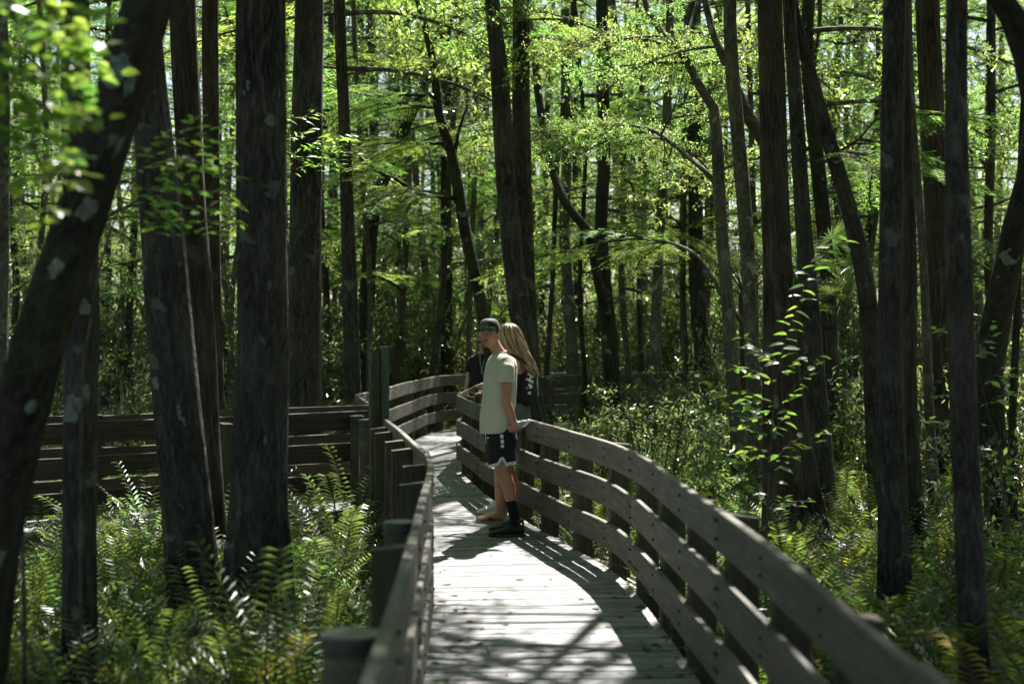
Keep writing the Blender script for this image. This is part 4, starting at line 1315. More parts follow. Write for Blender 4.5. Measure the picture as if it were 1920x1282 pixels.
def herb_mesh(seed, n=110, h=.55):
    r = random.Random(seed); mb = MB()
    for s_ in range(7):
        a = r.uniform(0, 6.28); b = Vector((r.uniform(-.12, .12), r.uniform(-.12, .12), 0))
        e = b + Vector((math.cos(a) * .25, math.sin(a) * .25, h * r.uniform(.7, 1.1)))
        mb.tube([b, b.lerp(e, .5) + rv(r, .02), e], [.004, .003, .002], 3, 0, False)
        for k in range(n // 7):
            t = r.uniform(.2, 1); p = b.lerp(e, t)
            leaf4(mb, p, (rv(r, .6) + Vector((0, 0, .3))).normalized(), (Vector((0, 0, 1)) + rv(r, .4)).normalized(), r.uniform(.04, .085), r.uniform(.015, .03), 1, .2)
    return mb.mesh('herb', [M['twig'], M['herb']])
r6 = random.Random(33)
for i, me in enumerate(FP):
    scatter('fern_undergrowth', me, spread(560, 6.0, 34, r6, .6, 1.05, .12, 1.25), ('green', 'yellowing', 'dense green', 'rusty tinged')[i] + ' fern undergrowth covering the forest floor')
for i in range(2):
    scatter('sedge_undergrowth', sedge_mesh(300 + i), spread(1500, 9, 60, r6, .8, 1.7, .02, 1.2), ('dry pale sedge', 'upright grassy sedge')[i] + ' between the ferns on the forest floor')
for i in range(2):
    scatter('herb_undergrowth', herb_mesh(310 + i), spread(1400, 5.5, 58, r6, .8, 1.6, .02, 1.1), ('small-leaved', 'bushy leafy')[i] + ' herbs covering the sunny forest floor')
def twig_mesh(seed):
    r = random.Random(seed); mb = MB()
    for k in range(46):
        p = Vector((r.uniform(-.6, .6), r.uniform(-.6, .6), r.uniform(-.05, .5)))
        d = (rv(r, .6) + Vector((0, 0, .45))).normalized(); L = r.uniform(.25, .95)
        w = r.uniform(.0022, .006)
        mb.tube([p, p + d * L * .5 + rv(r, .05), p + d * L + rv(r, .08)], [w, w * .8, w * .3], 3, 0, False)
    return mb.mesh('dead_twigs', [M['dead_twig']])
for i in range(2):
    scatter('dead_twigs', twig_mesh(400 + i), spread(420, 17, 46, r6, .7, 1.4, 1.3, 1.0, .4), ('bare pale', 'tangled grey')[i] + ' dead twigs standing in the undergrowth')
# the far wood reads as one mass of leaves and stems
pts = []
for k in range(1150):
    Y = r6.uniform(46, 88); X = r6.uniform(-.5 * Y, .5 * Y)
    pts.append((X, Y, GZ + (r6.random() ** 2.4) * 14, r6.uniform(-.5, .5), r6.uniform(-.5, .5), r6.uniform(0, 6.28), r6.uniform(1.3, 2.4)))
scatter('distant_woods', BOUGH['broad'][0], pts[:600], 'sunlit leaves of the far wood closing the view')
scatter('distant_woods', BOUGH['cypress'][1], pts[600:], 'feathery green of the far wood closing the view')
mb = MB()
for k in range(90):
    Y = r6.uniform(50, 90); X = r6.uniform(-.45 * Y, .45 * Y); w = r6.uniform(.08, .2); H = r6.uniform(12, 19); l = r6.uniform(-1, 1)
    mb.tube([(X, Y, GZ), (X + l * .4, Y, H * .5), (X + l, Y, H)], [w, w * .8, w * .3], 7)
tag(link('distant_trunks', mb.mesh('distant_trunks', M['bark_pale'], True)), 'thin pale trunks of the far wood seen through the leaves', None, None, 'stuff')
# vine-like undergrowth: fallen sticks
# ---- leafy branches close to the camera
def near_plant(name, label, stems, leaves, mat='leaf_near', L=.062, W=.034, seed=1, base=None, cat='sapling', leafname='leaf', limit=290):
    """stems: list of polylines (points) with radii; leaves: (point, direction) seeds along twigs"""
    r = random.Random(seed)
    root = empty(name, base); tag(root, label, cat)
    for pts, r0, r1 in stems:
        cc = catmull(pts, .08)
        mb = MB(); mb.tube(cc, [r0 + (r1 - r0) * k / (len(cc) - 1) for k in range(len(cc))], 7)
        link('stem', mb.mesh('stem', M['twig'], True, base), root, (0, 0, 0))
    lm = []
    for k in range(4):
        mb = MB(); leaf8(mb, Vector((0, 0, 0)), Vector((1, 0, 0)), Vector((0, 0, 1)), 1.0, W / L, 0, r.uniform(.0, .3))
        lm.append(mb.mesh('leaf', M[mat], True))
    for k, (p, d, s_) in enumerate(leaves[:limit]):
        o = link(leafname, r.choice(lm), root)
        o.location = p - Vector(base)
        o.rotation_euler = Euler((r.uniform(-.6, .6), r.uniform(-.5, .35), math.atan2(d.y, d.x)))
        q = L * s_; o.scale = (q, q, q)
    rest = leaves[limit:]
    if rest:
        mb = MB()
        for (p, d, s_) in rest:
            dd = (Vector((d.x, d.y, 0)).normalized() + Vector((0, 0, r.uniform(-.5, .4)))).normalized()
            leaf8(mb, p, dd, (Vector((0, 0, 1)) + rv(r, .35)).normalized(), L * s_, W * s_, 0, r.uniform(0, .25))
        o = link(leafname + '_mass', mb.mesh('leaf_mass', M[mat], True, base), root, (0, 0, 0)); o['kind'] = 'stuff'
    return root
# left: bright blurred sapling close to the lens
r7 = random.Random(4)
stems, lv = [], []
Y0 = 4.0
main = [PX(40, 640, 5.5), PX(95, 430, 5.3), PX(98, 360, 4.5), PX(70, 290, Y0), PX(48, 190, Y0), PX(30, 60, Y0 - .1), PX(10, -60, Y0 - .2)]
b0 = Vector((main[0].x, main[0].y + .05, gz(main[0].x, main[0].y)))
stems.append(([b0, b0.lerp(main[0], .5)] + main, .011, .004))
DENS = 3.2
def twig(a, b, n, rr, s0=.8, s1=1.25, jit=.02):
    n = int(n * DENS)
    a, b = Vector(a), Vector(b)
    mid = a.lerp(b, .5) + Vector((0, 0, .03))
    stems.append(([a, mid, b], .0035, .0015))
    d = (b - a).normalized()
    for k in range(n):
        t = (k + 1) / n
        p = a.lerp(b, t) + Vector((0, 0, .03 * 4 * t * (1 - t) * .25))
        sd = 1 if k % 2 else -1
        dd = d + Vector((-d.y, d.x, 0)) * sd * rr.uniform(.5, 1.3) + rv(rr, .2)
        lv.append((p + rv(rr, jit), dd, rr.uniform(s0, s1)))
for (x0, y0, x1, y1, n) in ((30, 60, 200, 20, 12), (40, 110, 190, 95, 12), (50, 150, 205, 130, 13), (45, 170, -20, 120, 8), (55, 215, 150, 190, 10), (45, 130, -30, 60, 8), (60, 250, 130, 235, 8), (66, 280, -10, 250, 8), (80, 300, 150, 300, 8), (30, 40, -20, -10, 7), (20, 0, 130, -20, 9), (50, 90, 165, 55, 10), (100, 360, 30, 330, 7), (90, 330, 135, 345, 5), (60, 200, 10, 190, 6), (110, 400, 60, 420, 6), (62, 230, 175, 215, 9), (40, 80, 100, 15, 7)):
    twig(PX(x0, y0, Y0 + r7.uniform(-.1, .1)), PX(x1, y1, Y0 + r7.uniform(-.4, .4)), n, r7, .75, 1.2)
near_plant('leafy_sapling', 'bright out-of-focus leafy sapling filling the top left corner', stems, lv, seed=2, base=b0, L=.052, W=.034)
stems, lv = [], []
DENS = 1.5
Y0 = 6.2
a0 = PX(270, 380, Y0 + .3)
b0 = Vector((PX(150, 400, Y0 + .1).x, Y0 + .1, gz(a0.x, a0.y)))
stems.append(([b0, PX(152, 800, Y0 + .1), PX(170, 600, Y0 + .1), PX(205, 440, Y0 + .1), PX(262, 320, Y0), PX(330, 260, Y0 - .1), PX(378, 215, Y0)], .012, .003))
for (x0, y0, x1, y1, n) in ((262, 320, 440, 330, 16), (250, 400, 400, 395, 13), (270, 340, 380, 290, 11), (300, 290, 378, 213, 10), (250, 420, 390, 440, 12), (265, 350, 450, 375, 15), (245, 300, 300, 270, 7), (270, 310, 420, 300, 13), (250, 380, 330, 350, 8), (255, 430, 445, 420, 12), (260, 370, 320, 410, 7), (330, 265, 430, 270, 9)):
    twig(PX(x0, y0, Y0 + r7.uniform(-.1, .1)), PX(x1, y1, Y0 + r7.uniform(-.3, .3)), n, r7, .7, 1.1)
near_plant('leafy_sapling', 'soft green leafy branches hanging across the cypresses between the left trunks', stems, lv, seed=3, base=b0, L=.072, W=.03)
# twig of narrow leaves crossing the furrowed trunk
stems, lv = [], []
Y0 = 13.0
b0 = Vector((PX(535, 280, Y0).x, Y0, gz(-2, 13)))
stems.append(([b0, PX(534, 700, Y0), PX(533, 400, Y0), PX(534, 270, Y0)], .016, .006))
for (x0, y0, x1, y1, n) in ((534, 290, 680, 268, 22), (540, 300, 690, 290, 22), (535, 235, 600, 212, 10), (560, 280, 610, 255, 9), (600, 275, 655, 255, 9), (540, 320, 640, 312, 14), (540, 260, 575, 250, 6), (620, 280, 700, 300, 12)):
    twig(PX(x0, y0, Y0), PX(x1, y1, Y0 + r7.uniform(-.3, .3)), n, r7, .7, 1.15)
near_plant('leafy_sapling', 'sapling whose light green twigs cross in front of the furrowed grey trunk', stems, lv, seed=5, base=b0, L=.105, W=.03)
# right: climbing stem with oval leaves
DENS = 1.15
stems, lv = [], []
Y0 = 8.6
b0 = Vector((PX(1440, 900, Y0).x, Y0, gz(1.5, 8.6)))
st = [(1438, 1060), (1442, 900), (1450, 760), (1462, 680), (1478, 620), (1495, 575), (1508, 535), (1530, 498), (1556, 465), (1588, 450)]
stems.append(([b0] + [PX(x, y, Y0) for x, y in st], .009, .0018))
stc = catmull([PX(x, y, Y0) for x, y in st[3:]], .028)
for k, p in enumerate(stc):
    d = Vector((1 if k % 2 else -1, r7.uniform(-.5, .5), .2)); lv.append((p, d, r7.uniform(.9, 1.35)))
for (x0, y0, x1, y1, n) in ((1445, 830, 1312, 708, 17), (1450, 760, 1360, 735, 12), (1455, 720, 1380, 690, 11), (1460, 690, 1395, 630, 10), (1450, 770, 1370, 810, 10), (1448, 790, 1540, 668, 12), (1455, 700, 1505, 672, 8), (1462, 680, 1415, 660, 8), (1445, 860, 1340, 868, 12), (1443, 880, 1500, 820, 9), (1442, 900, 1555, 800, 12), (1442, 930, 1370, 890, 9), (1448, 800, 1400, 760, 8), (1440, 960, 1520, 940, 9), (1440, 980, 1330, 930, 10), (1440, 1000, 1480, 1010, 6), (1446, 820, 1480, 780, 7), (1444, 850, 1400, 845, 6)):
    twig(PX(x0, y0, Y0 + r7.uniform(-.05, .05)), PX(x1, y1, Y0 + r7.uniform(-.35, .35)), n, r7, .7, 1.1, .012)
near_plant('leafy_sapling', 'slender sapling with oval leaves, its top catching the sun before the split brown trunk', stems, lv, seed=6, base=b0, L=.085, W=.042)
# right edge shaded shoots
stems, lv = [], []
Y0 = 9.0
b0 = Vector((PX(1890, 1000, Y0).x, Y0, gz(3, 9)))
stems.append(([b0, PX(1880, 900, Y0), PX(1850, 760, Y0), PX(1815, 620, Y0)], .01, .003))
for (x0, y0, x1, y1, n) in ((1850, 760, 1760, 740, 10), (1840, 720, 1910, 690, 9), (1870, 860, 1780, 850, 10), (1875, 880, 1930, 820, 8), (1830, 680, 1870, 600, 9), (1860, 800, 1740, 800, 12), (1880, 900, 1910, 950, 6), (1850, 760, 1900, 740, 7), (1820, 640, 1760, 620, 7)):
    twig(PX(x0, y0, Y0), PX(x1, y1, Y0 + r7.uniform(-.3, .3)), n, r7, .8, 1.2)
near_plant('leafy_sapling', 'shaded green shoots beside the nearest right trunk', stems, lv, seed=8, base=b0, L=.075, W=.036)
print('boughs', nbough[0])


# ------------------------------------------------------------------ people
def skin_mat(name, col):
    m, nt, bs, out = newmat(name)
    tc = node(nt, 'ShaderNodeTexCoord').outputs['Object']
    n = noise_n(nt, tc, 14, 4, 0.6); n2 = noise_n(nt, tc, 180, 2, 0.5)
    c = ramp(nt, n, [(0.3, tuple(x * .82 for x in col)), (0.7, (min(1, col[0] * 1.12), col[1] * 1.05, col[2] * 1.03))])
    nt.links.new(c, bs.inputs['Base Color'])
    bs.inputs['Roughness'].default_value = .5
    bs.inputs['Subsurface Weight'].default_value = .12
    bs.inputs['Subsurface Radius'].default_value = (.02, .008, .004)
    bs.inputs['Subsurface Scale'].default_value = .5
    bump(nt, bs, n2, .15, .001)
    return m
def cloth_mat(name, col, rough=.9, folds=.35, spec=.2, scale=9):
    m, nt, bs, out = newmat(name)
    tc = node(nt, 'ShaderNodeTexCoord').outputs['Object']
    bs.inputs['Base Color'].default_value = (*col, 1)
    bs.inputs['Roughness'].default_value = rough
    bs.inputs['Specular IOR Level'].default_value = spec
    bs.inputs['Sheen Weight'].default_value = .05
    f = noise_n(nt, mapping(nt, tc, (1, 1, .45)), scale, 2, .5, .8)
    w = noise_n(nt, tc, 500, 2, .5)
    bump(nt, bs, math_n(nt, 'ADD', f, math_n(nt, 'MULTIPLY', w, .03)), folds, .03)
    return m
M['skin_boy'] = skin_mat('tanned_skin', (.40, .205, .13))
M['skin_fair'] = skin_mat('fair_skin', (.50, .285, .20))
M['tee'] = cloth_mat('pale_green_cotton', (.47, .46, .37), .92, .45, .15)
M['black_cloth'] = cloth_mat('black_cloth', (.012, .012, .014), .8, .4, .3)
M['sock'] = cloth_mat('black_sock', (.014, .014, .016), .95, .2)
M['white_trim'] = plain('white_trim', (.62, .64, .64), .8, .3, 60, .08)
M['grey_short'] = cloth_mat('grey_green_cloth', (.11, .13, .12), .9, .4)
M['dark_pants'] = cloth_mat('dark_trousers', (.03, .03, .035), .9, .4)
M['shoe_black'] = plain('black_mesh_shoe', (.014, .014, .015), .6, .4, 200, .4, .4, 260)
M['sole_black'] = plain('black_rubber_sole', (.022, .022, .022), .45, .5)
M['shoe_white'] = plain('white_sneaker_leather', (.72, .72, .70), .5, .5, 40, .08)
M['eye'] = plain('eye_white', (.32, .28, .25), .5, .2)
M['iris'] = plain('dark_iris', (.02, .012, .008), .4, .3)
M['lip'] = plain('lips', (.30, .12, .09), .5, .4)
M['hair_dark'] = plain('dark_brown_hair', (.03, .02, .013), .5, .4, 90, .5, .6, 200)
M['cap_black'] = cloth_mat('black_cap_twill', (.010, .012, .016), .75, .1, .4)
M['brim_green'] = plain('green_brim_underside', (.02, .13, .07), .8, .3)
M['emblem'] = plain('grey_embroidery', (.32, .36, .36), .8, .3)
M['black_gloss'] = plain('black_gloss', (.008, .008, .008), .12, .6)
def hair_mat(name, a, b):
    m, nt, bs, out = newmat(name)
    uv = node(nt, 'ShaderNodeUVMap').outputs[0]
    oi = node(nt, 'ShaderNodeNewGeometry')
    n = noise_n(nt, mapping(nt, uv, (160, 3, 1)), 1, 3, .6)
    f = math_n(nt, 'ADD', math_n(nt, 'MULTIPLY', n, .6), math_n(nt, 'MULTIPLY', oi.outputs['Random Per Island'], .5))
    nt.links.new(ramp(nt, f, [(.25, a), (.75, b)]), bs.inputs['Base Color'])
    bs.inputs['Roughness'].default_value = .38
    bs.inputs['Specular IOR Level'].default_value = .6
    return m
M['blonde'] = hair_mat('blonde_hair', (.09, .058, .03), (.46, .34, .19))
M['ash'] = hair_mat('ash_blonde_hair', (.10, .075, .05), (.36, .29, .20))

def loft(mb, secs, seg=20, mi=0, pw=2.0):
    """secs: (centre, half-axis vector a, half-axis vector b); closed with rounded ends"""
    n = len(secs)
    vs, uvs = [], []
    L = 0
    for i, (c, a, b) in enumerate(secs):
        if i: L += (Vector(c) - Vector(secs[i-1][0])).length
        for k in range(seg):
            t = 2 * math.pi * k / seg
            ct, st = math.cos(t), math.sin(t)
            e = 2 / pw
            x = abs(ct) ** e * (1 if ct >= 0 else -1); y = abs(st) ** e * (1 if st >= 0 else -1)
            vs.append(Vector(c) + Vector(a) * x + Vector(b) * y)
            uvs.append((k / seg * .5, L))
    fs = []
    for i in range(n - 1):
        for k in range(seg):
            k2 = (k + 1) % seg
            fs.append((i*seg + k, i*seg + k2, (i+1)*seg + k2, (i+1)*seg + k))
    fs.append(tuple(range(seg))[::-1]); fs.append(tuple((n-1)*seg + k for k in range(seg)))
    mb.add(vs, fs, mi, uvs)
def limb(mb, pts, rs, seg=14, flat=1.0, step=.04):
    """tapering limb with rounded ends"""
    P = [Vector(p) for p in pts]
    cc = catmull(P, step)
    d = [0.0]
    for a, b in zip(P, P[1:]): d.append(d[-1] + (b - a).length)
    e = [0.0]
    for a, b in zip(cc, cc[1:]): e.append(e[-1] + (b - a).length)
    rr = [float(np.interp(x * d[-1] / e[-1], d, rs)) for x in e]
    t0 = (cc[0] - cc[1]).normalized(); t1 = (cc[-1] - cc[-2]).normalized()
    a, b = cc[0], cc[-1]
    cc = [a + t0 * rr[0] * .85, a + t0 * rr[0] * .5] + cc + [b + t1 * rr[-1] * .5, b + t1 * rr[-1] * .85]
    rr = [rr[0] * .45, rr[0] * .85] + rr + [rr[-1] * .85, rr[-1] * .45]
    mb.tube(cc, rr, seg)
def ball(mb, c, rx, ry, rz, rot=None, n=12, mi=0):
    c = Vector(c); vs = []
    for i in range(1, n):
        ph = math.pi * i / n
        for k in range(n * 2):
            th = math.pi * k / n
            v = Vector((rx * math.sin(ph) * math.cos(th), ry * math.sin(ph) * math.sin(th), rz * math.cos(ph)))
            if rot is not None: v = rot @ v
            vs.append(c + v)
    N = n * 2
    top = Vector((0, 0, rz)); bot = Vector((0, 0, -rz))
    if rot is not None: top = rot @ top; bot = rot @ bot
    vs += [c + top, c + bot]
    fs = []
    for i in range(n - 2):
        for k in range(N):
            k2 = (k + 1) % N
            fs.append((i*N + k, (i+1)*N + k, (i+1)*N + k2, i*N + k2))
    for k in range(N):
        k2 = (k + 1) % N
        fs.append((len(vs) - 2, k, k2)); fs.append((len(vs) - 1, (n-2)*N + k2, (n-2)*N + k))
    mb.add(vs, fs, mi)
def fuse(mb, voxel=.006, smooth=2, fac=.5, mat=None, name='body'):
    """weld overlapping volumes into one continuous skin"""
    me = mb.mesh('tmp', mat)
    o = bpy.data.objects.new('tmp', me)
    ts = bpy.data.scenes.new('weld'); ts.collection.objects.link(o)
    rm = o.modifiers.new('r', 'REMESH'); rm.mode = 'VOXEL'; rm.voxel_size = voxel; rm.use_smooth_shade = True
    if smooth:
        s_ = o.modifiers.new('s', 'SMOOTH'); s_.iterations = smooth; s_.factor = fac
    with bpy.context.temp_override(scene=ts, view_layer=ts.view_layers[0]):
        dg = bpy.context.evaluated_depsgraph_get(); dg.update()
        out = bpy.data.meshes.new_from_object(o.evaluated_get(dg))
    out.name = name
    out.materials.clear()
    out.materials.append(mat)
    bpy.data.objects.remove(o); bpy.data.meshes.remove(me); bpy.data.scenes.remove(ts)
    for p in out.polygons: p.material_index = 0
    out.polygons.foreach_set('use_smooth', [True] * len(out.polygons))
    return out
def shift(me, off):
    me.transform(Matrix.Translation(-Vector(off))); return me

def head_points(R_, c, sc_=1.0, nose=1.0, female=False):
    """face sculpted from a sphere; local x side, y forward, z up"""
    n, N = 40, 56
    vs = []
    def g(v, m, s_): return math.exp(-((v - m) / s_) ** 2)
    def pt(x, y, z):
        X, Y, Z = x * .073, y * .093, z * .117
        t = max(0, -z)
        X *= 1 - .34 * t ** 1.6
        if y > 0: Y *= (1 - .10 * t) * .95
        else: Y *= 1 - .42 * t ** 1.3
        if y > 0.1:
            w = min(1, (y - .1) * 2)
            f = 0
            f += .004 * g(Z, .026, .010) * g(X, 0, .05)
            for s_ in (1, -1):
                f -= .011 * g(Z, .006, .011) * g(X, s_ * .031, .015)
                f += .004 * g(Z, -.022, .02) * g(X, s_ * .043, .018)
            f += (.023 * g(Z, -.030, .010) * g(X, 0, .009) + .013 * g(Z, -.010, .018) * g(X, 0, .007) + .006 * g(Z, -.034, .007) * g(X, 0, .018)) * nose
            f += .007 * g(Z, -.058, .006) * g(X, 0, .020) - .004 * g(Z, -.0635, .0022) * g(X, 0, .022) + .006 * g(Z, -.070, .006) * g(X, 0, .017)
            f -= .004 * g(Z, -.083, .006) * g(X, 0, .02)
            f += .009 * g(Z, -.103, .012) * g(X, 0, .02)
            Y += f * w
        return Vector((X, Y, Z)) * sc_
    for i in range(n + 1):
        ph = math.pi * i / n
        for k in range(N):
            th = 2 * math.pi * k / N
            vs.append(c + R_ @ pt(math.sin(ph) * math.sin(th), math.sin(ph) * math.cos(th), math.cos(ph)))
    fs = [(i*N + k, (i+1)*N + k, (i+1)*N + (k+1) % N, i*N + (k+1) % N) for i in range(n) for k in range(N)]
    return vs, fs
def frame(yaw, pitch=0.0, roll=0.0):
    """local y (forward) turned to heading yaw (0 = +Y), pitch up"""
    return (Matrix.Rotation(yaw, 3, 'Z') @ Matrix.Rotation(pitch, 3, 'X') @ Matrix.Rotation(roll, 3, 'Y'))

def foot_mesh(mb, heel, d, L, w=.047, toes=True, h=.07):
    """bare foot on the deck: heel point, heading d"""
    d = Vector(d).normalized(); s_ = Vector((-d.y, d.x, 0)); u = Vector((0, 0, 1))
    S_ = [(0.0, .022, .030, .026), (.08, .030, .036, .032), (.22, .032, .042, .042), (.42, .034, .036, .036), (.62, .043, .026, .026), (.78, .047, .018, .018), (.88, .043, .013, .013)]
    loft(mb, [(Vector(heel) + d * L * t + u * zc, s_ * a * w / .047, u * b) for t, a, b, zc in S_], 16)
    if toes:
        for k in range(5):
            o = (-.034 + .0168 * k); ll = (.25 - .026 * k) if True else 0
            limb(mb, [Vector(heel) + d * L * .76 + s_ * o + u * .014, Vector(heel) + d * (L * (1.0 - .035 * k)) + s_ * o * 1.05 + u * .011], [.009, .0105 if k == 0 else .0075], 8)
def shoe(parent, base, heel, d, L, mat, solemat, names=('shoe', 'sole'), w=.050, hi=.085, laces=None):
    d = Vector(d).normalized(); s_ = Vector((-d.y, d.x, 0)); u = Vector((0, 0, 1)); H = Vector(heel)
    mb = MB()
    S_ = [(0.01, .020, .030, .052), (.05, .031, .043, .062), (.16, .036, hi * .56, hi * .56 + .014), (.30, .037, hi * .56, hi * .56 + .014), (.42, .041, .040, .055), (.54, .045, .031, .046), (.68, .049, .024, .038), (.82, .048, .020, .033), (.93, .038, .015, .029), (1.0, .018, .008, .024)]
    loft(mb, [(H + d * L * t + u * zc, s_ * a * w / .050, u * b) for t, a, b, zc in S_], 20, 0, 2.4)
    me = fuse(mb, .006, 2, .5, M[mat], names[0])
    so = link(names[0], shift(me, base), parent)
    m2 = MB()
    N = 26
    out = []
    for k in range(N):
        t = 2 * math.pi * k / N
        x = .5 + .505 * math.cos(t)
        ww = .049 * (abs(math.sin(t)) ** .6) * (1 if math.sin(t) > 0 else -1) * (.82 + .25 * x) * w / .050
        out.append(H + d * L * x + s_ * ww)
    def rock(p): 
        x = (p - H).dot(d) / L
        return u * (.012 * max(0, (x - .72) / .3) ** 2 + .006 * max(0, (.08 - x) / .1))
    v = [p + rock(p) + u * .001 for p in out] + [p + rock(p) + u * .010 + (p - (H + d * L * .5)) * .015 for p in out] + [p + rock(p) * .8 + u * .021 - (p - (H + d * L * .5)) * .01 for p in out]
    fs = [(i*N + k, i*N + (k+1) % N, (i+1)*N + (k+1) % N, (i+1)*N + k) for i in range(2) for k in range(N)] + [tuple(range(N))[::-1], tuple(2*N + k for k in range(N))]
    m2.add(v, fs)
    link(names[1], shift(m2.mesh(names[1], M[solemat], True), base), so)
    if laces:
        m3 = MB()
        for k in range(5):
            t = .34 + .065 * k; z = .105 - .009 * k
            c = H + d * L * t + u * z
            m3.tube([c - s_ * .026 + u * -.012, c + u * .004, c + s_ * .026 + u * -.012], [.0028] * 3, 6)
            m3.tube([c - s_ * .024 + u * -.01, c + d * .012 + u * .006, c + d * L * .06 + s_ * .022 + u * -.014], [.0024] * 3, 6)
        link('laces', shift(m3.mesh('laces', M[laces], True), base), so)
    return so

def project(bvh, polys_px, P, off=.003, sub=1):
    """flat marks laid on a garment: quads given in photograph pixels, dropped onto the cloth from the viewer's side"""
    mb = MB()
    for q in polys_px:
        pts = []
        for (x, y) in q:
            p = P(x, y, -1.2); h = bvh.ray_cast(p, Vector((0, 1, 0)))
            if h[0] is None: pts = None; break
            pts.append(h[0] + Vector((0, -off, 0)))
        if pts: mb.add(pts + [p + Vector((0, off * .8, 0)) for p in pts], [tuple(range(len(pts)))] + [tuple(len(pts) + i for i in range(len(pts)))[::-1]] + [(i, (i+1) % len(pts), len(pts) + (i+1) % len(pts), len(pts) + i) for i in range(len(pts))])
    return mb
def strip(a, b, n=6):
    """quads between two pixel polylines of the same length, subdivided"""
    out = []
    for i in range(len(a) - 1):
        for k in range(n):
            t, u = k / n, (k + 1) / n
            L = lambda p, q, w: (p[0] + (q[0] - p[0]) * w, p[1] + (q[1] - p[1]) * w)
            out.append((L(a[i], a[i+1], t), L(a[i], a[i+1], u), L(b[i], b[i+1], u), L(b[i], b[i+1], t)))
    return out
def bvh_of(me): 
    return BVHTree.FromPolygons([v.co for v in me.vertices], [tuple(p.vertices) for p in me.polygons])
def crumple(me, amp, sc_=7, seed=0, zs=.5):
    pairs = [(v.co.copy(), v.normal.copy()) for v in me.vertices]
    out = []
    for c, nn in pairs:
        n = noise.noise(Vector((c.x * sc_ + seed, c.y * sc_, c.z * sc_ * zs))) + .5 * noise.noise(Vector((c.x * sc_ * 2.3 + seed, c.y * sc_ * 2.3, c.z * sc_ * zs * 1.6 + 5)))
        out.extend(c + nn * n * amp)
    me.vertices.foreach_set('co', out)
    me.update()

# ---------------- the standing boy
YB = 11.65; SB = F / YB
def PB(px, py, dv=0.0): return Vector(((px - 960) / SB, YB + dv, HC - (py - HOR) / SB))
f_ = Vector((-.94, -.34, 0)).normalized(); s_l = Vector((.34, -.94, 0)).normalized(); U = Vector((0, 0, 1))
bb = Vector((PB(948, 1003).x, YB, 0))
boy = empty('person', bb)
tag(boy, 'person in black cap, pale T-shirt and black shorts, head turned to the camera', 'person')
mb = MB()
Rh = frame(math.atan2(.36, -.93) if False else math.radians(180 - 19), rad(1))
# heading: forward = Rz(yaw) * +Y ; for yaw = 158 deg forward = (-sin, cos)
hc = PB(918, 625.5, -.03)
vs, fs = head_points(Rh, hc, 1.0)
mb.add(vs, fs)
fw = Rh @ Vector((0, 1, 0)); sd_ = Rh @ Vector((1, 0, 0))
for s_ in (1, -1):
    ball(mb, hc + sd_ * s_ * .073 - fw * .008 - U * .006, .011, .017, .030, Rh, 8)
limb(mb, [PB(922, 638, 0), PB(930, 652, 0), PB(939, 668, 0)], [.053, .050, .060])
# torso core under the shirt
loft(mb, [(PB(940, 680), f_ * .07, s_l * .12), (PB(938, 700), f_ * .095, s_l * .15), (PB(935, 760), f_ * .09, s_l * .13), (PB(936, 800), f_ * .10, s_l * .15), (PB(938, 824), f_ * .09, s_l * .14)], 18)
# arms
shL = PB(950, 689) + s_l * .01 + Vector((0, -.155, 0)); elL = PB(950, 752, -.22); wrL = PB(963, 788, -.16)
limb(mb, [shL, shL.lerp(elL, .5), elL, elL.lerp(wrL, .45), wrL], [.044, .046, .038, .038, .027])
shR = PB(932, 689, .155); elR = PB(944, 750, .24); wrR = PB(962, 786, .06)
limb(mb, [shR, shR.lerp(elR, .5), elR, elR.lerp(wrR, .45), wrR], [.044, .046, .038, .037, .026])
# bottle axis and the hand closed round it
bo = PB(962, 799, -.14); bd = (PB(994, 786, -.16) - bo).normalized(); bu = bd.cross(Vector((0, 1, 0))).normalized(); bv = bd.cross(bu).normalized()
BR = .031
palm = bo + bd * .012 - Vector((0, -.0, 0)) + bu * .0
pc = wrL.lerp(bo, .55)
upv = bu if bu.z > 0 else -bu
front = Vector((0, -1, 0))
loft(mb, [(wrL, Vector((.018, 0, 0)), Vector((0, .024, 0))), (wrL.lerp(bo + upv * .04, .6) + bd * .012, bd * .036, Vector((0, .017, 0))), (bo + upv * (BR + .012) + bd * .014, bd * .040, Vector((0, .018, 0))), (bo + upv * (BR - .002) + bd * .014 + Vector((0, .018, 0)), bd * .036, Vector((0, .014, 0)))], 14)
for k in range(4):
    o = -.018 + .0215 * k; ln = (.85, 1.0, .95, .75)[3 - k]
    arc = []
    for a in (70, 30, -15, -60, -105):
        a2 = 70 + (a - 70) * ln
        arc.append(bo + bd * o + (upv * math.sin(rad(a2)) + front * math.cos(rad(a2))) * (BR + .008))
    limb(mb, arc, [.0092, .009, .0083, .0078, .0068], 8, step=.012)
limb(mb, [bo + upv * (BR + .006) - bd * .01 + Vector((0, .02, 0)), bo + bd * .035 + upv * (BR * .5) + Vector((0, .036, 0)), bo + bd * .055 + Vector((0, .040, 0)) - upv * .006], [.012, .0105, .008], 8, step=.012)
# legs
hipL = PB(940, 815) + s_l * .085; 
knL = PB(943, 868, -.09); 
limb(mb, [PB(940, 812, -.08), PB(941, 842, -.09), PB(944, 872, -.09), PB(946, 888, -.085), PB(953, 908, -.08), PB(958, 935, -.08), PB(964, 968, -.08), PB(966, 985, -.08)], [.085, .075, .060, .058, .058, .046, .036, .036])
limb(mb, [PB(936, 812, .08), PB(942, 842, .10), PB(950, 872, .12), PB(955, 890, .13), PB(960, 910, .14), PB(962, 935, .15), PB(964, 968, .16), PB(966, 985, .16)], [.085, .072, .058, .056, .056, .045, .036, .036])
me = fuse(mb, .0055, 2, .4, M['skin_boy'], 'body')
link('body', shift(me, bb), boy)
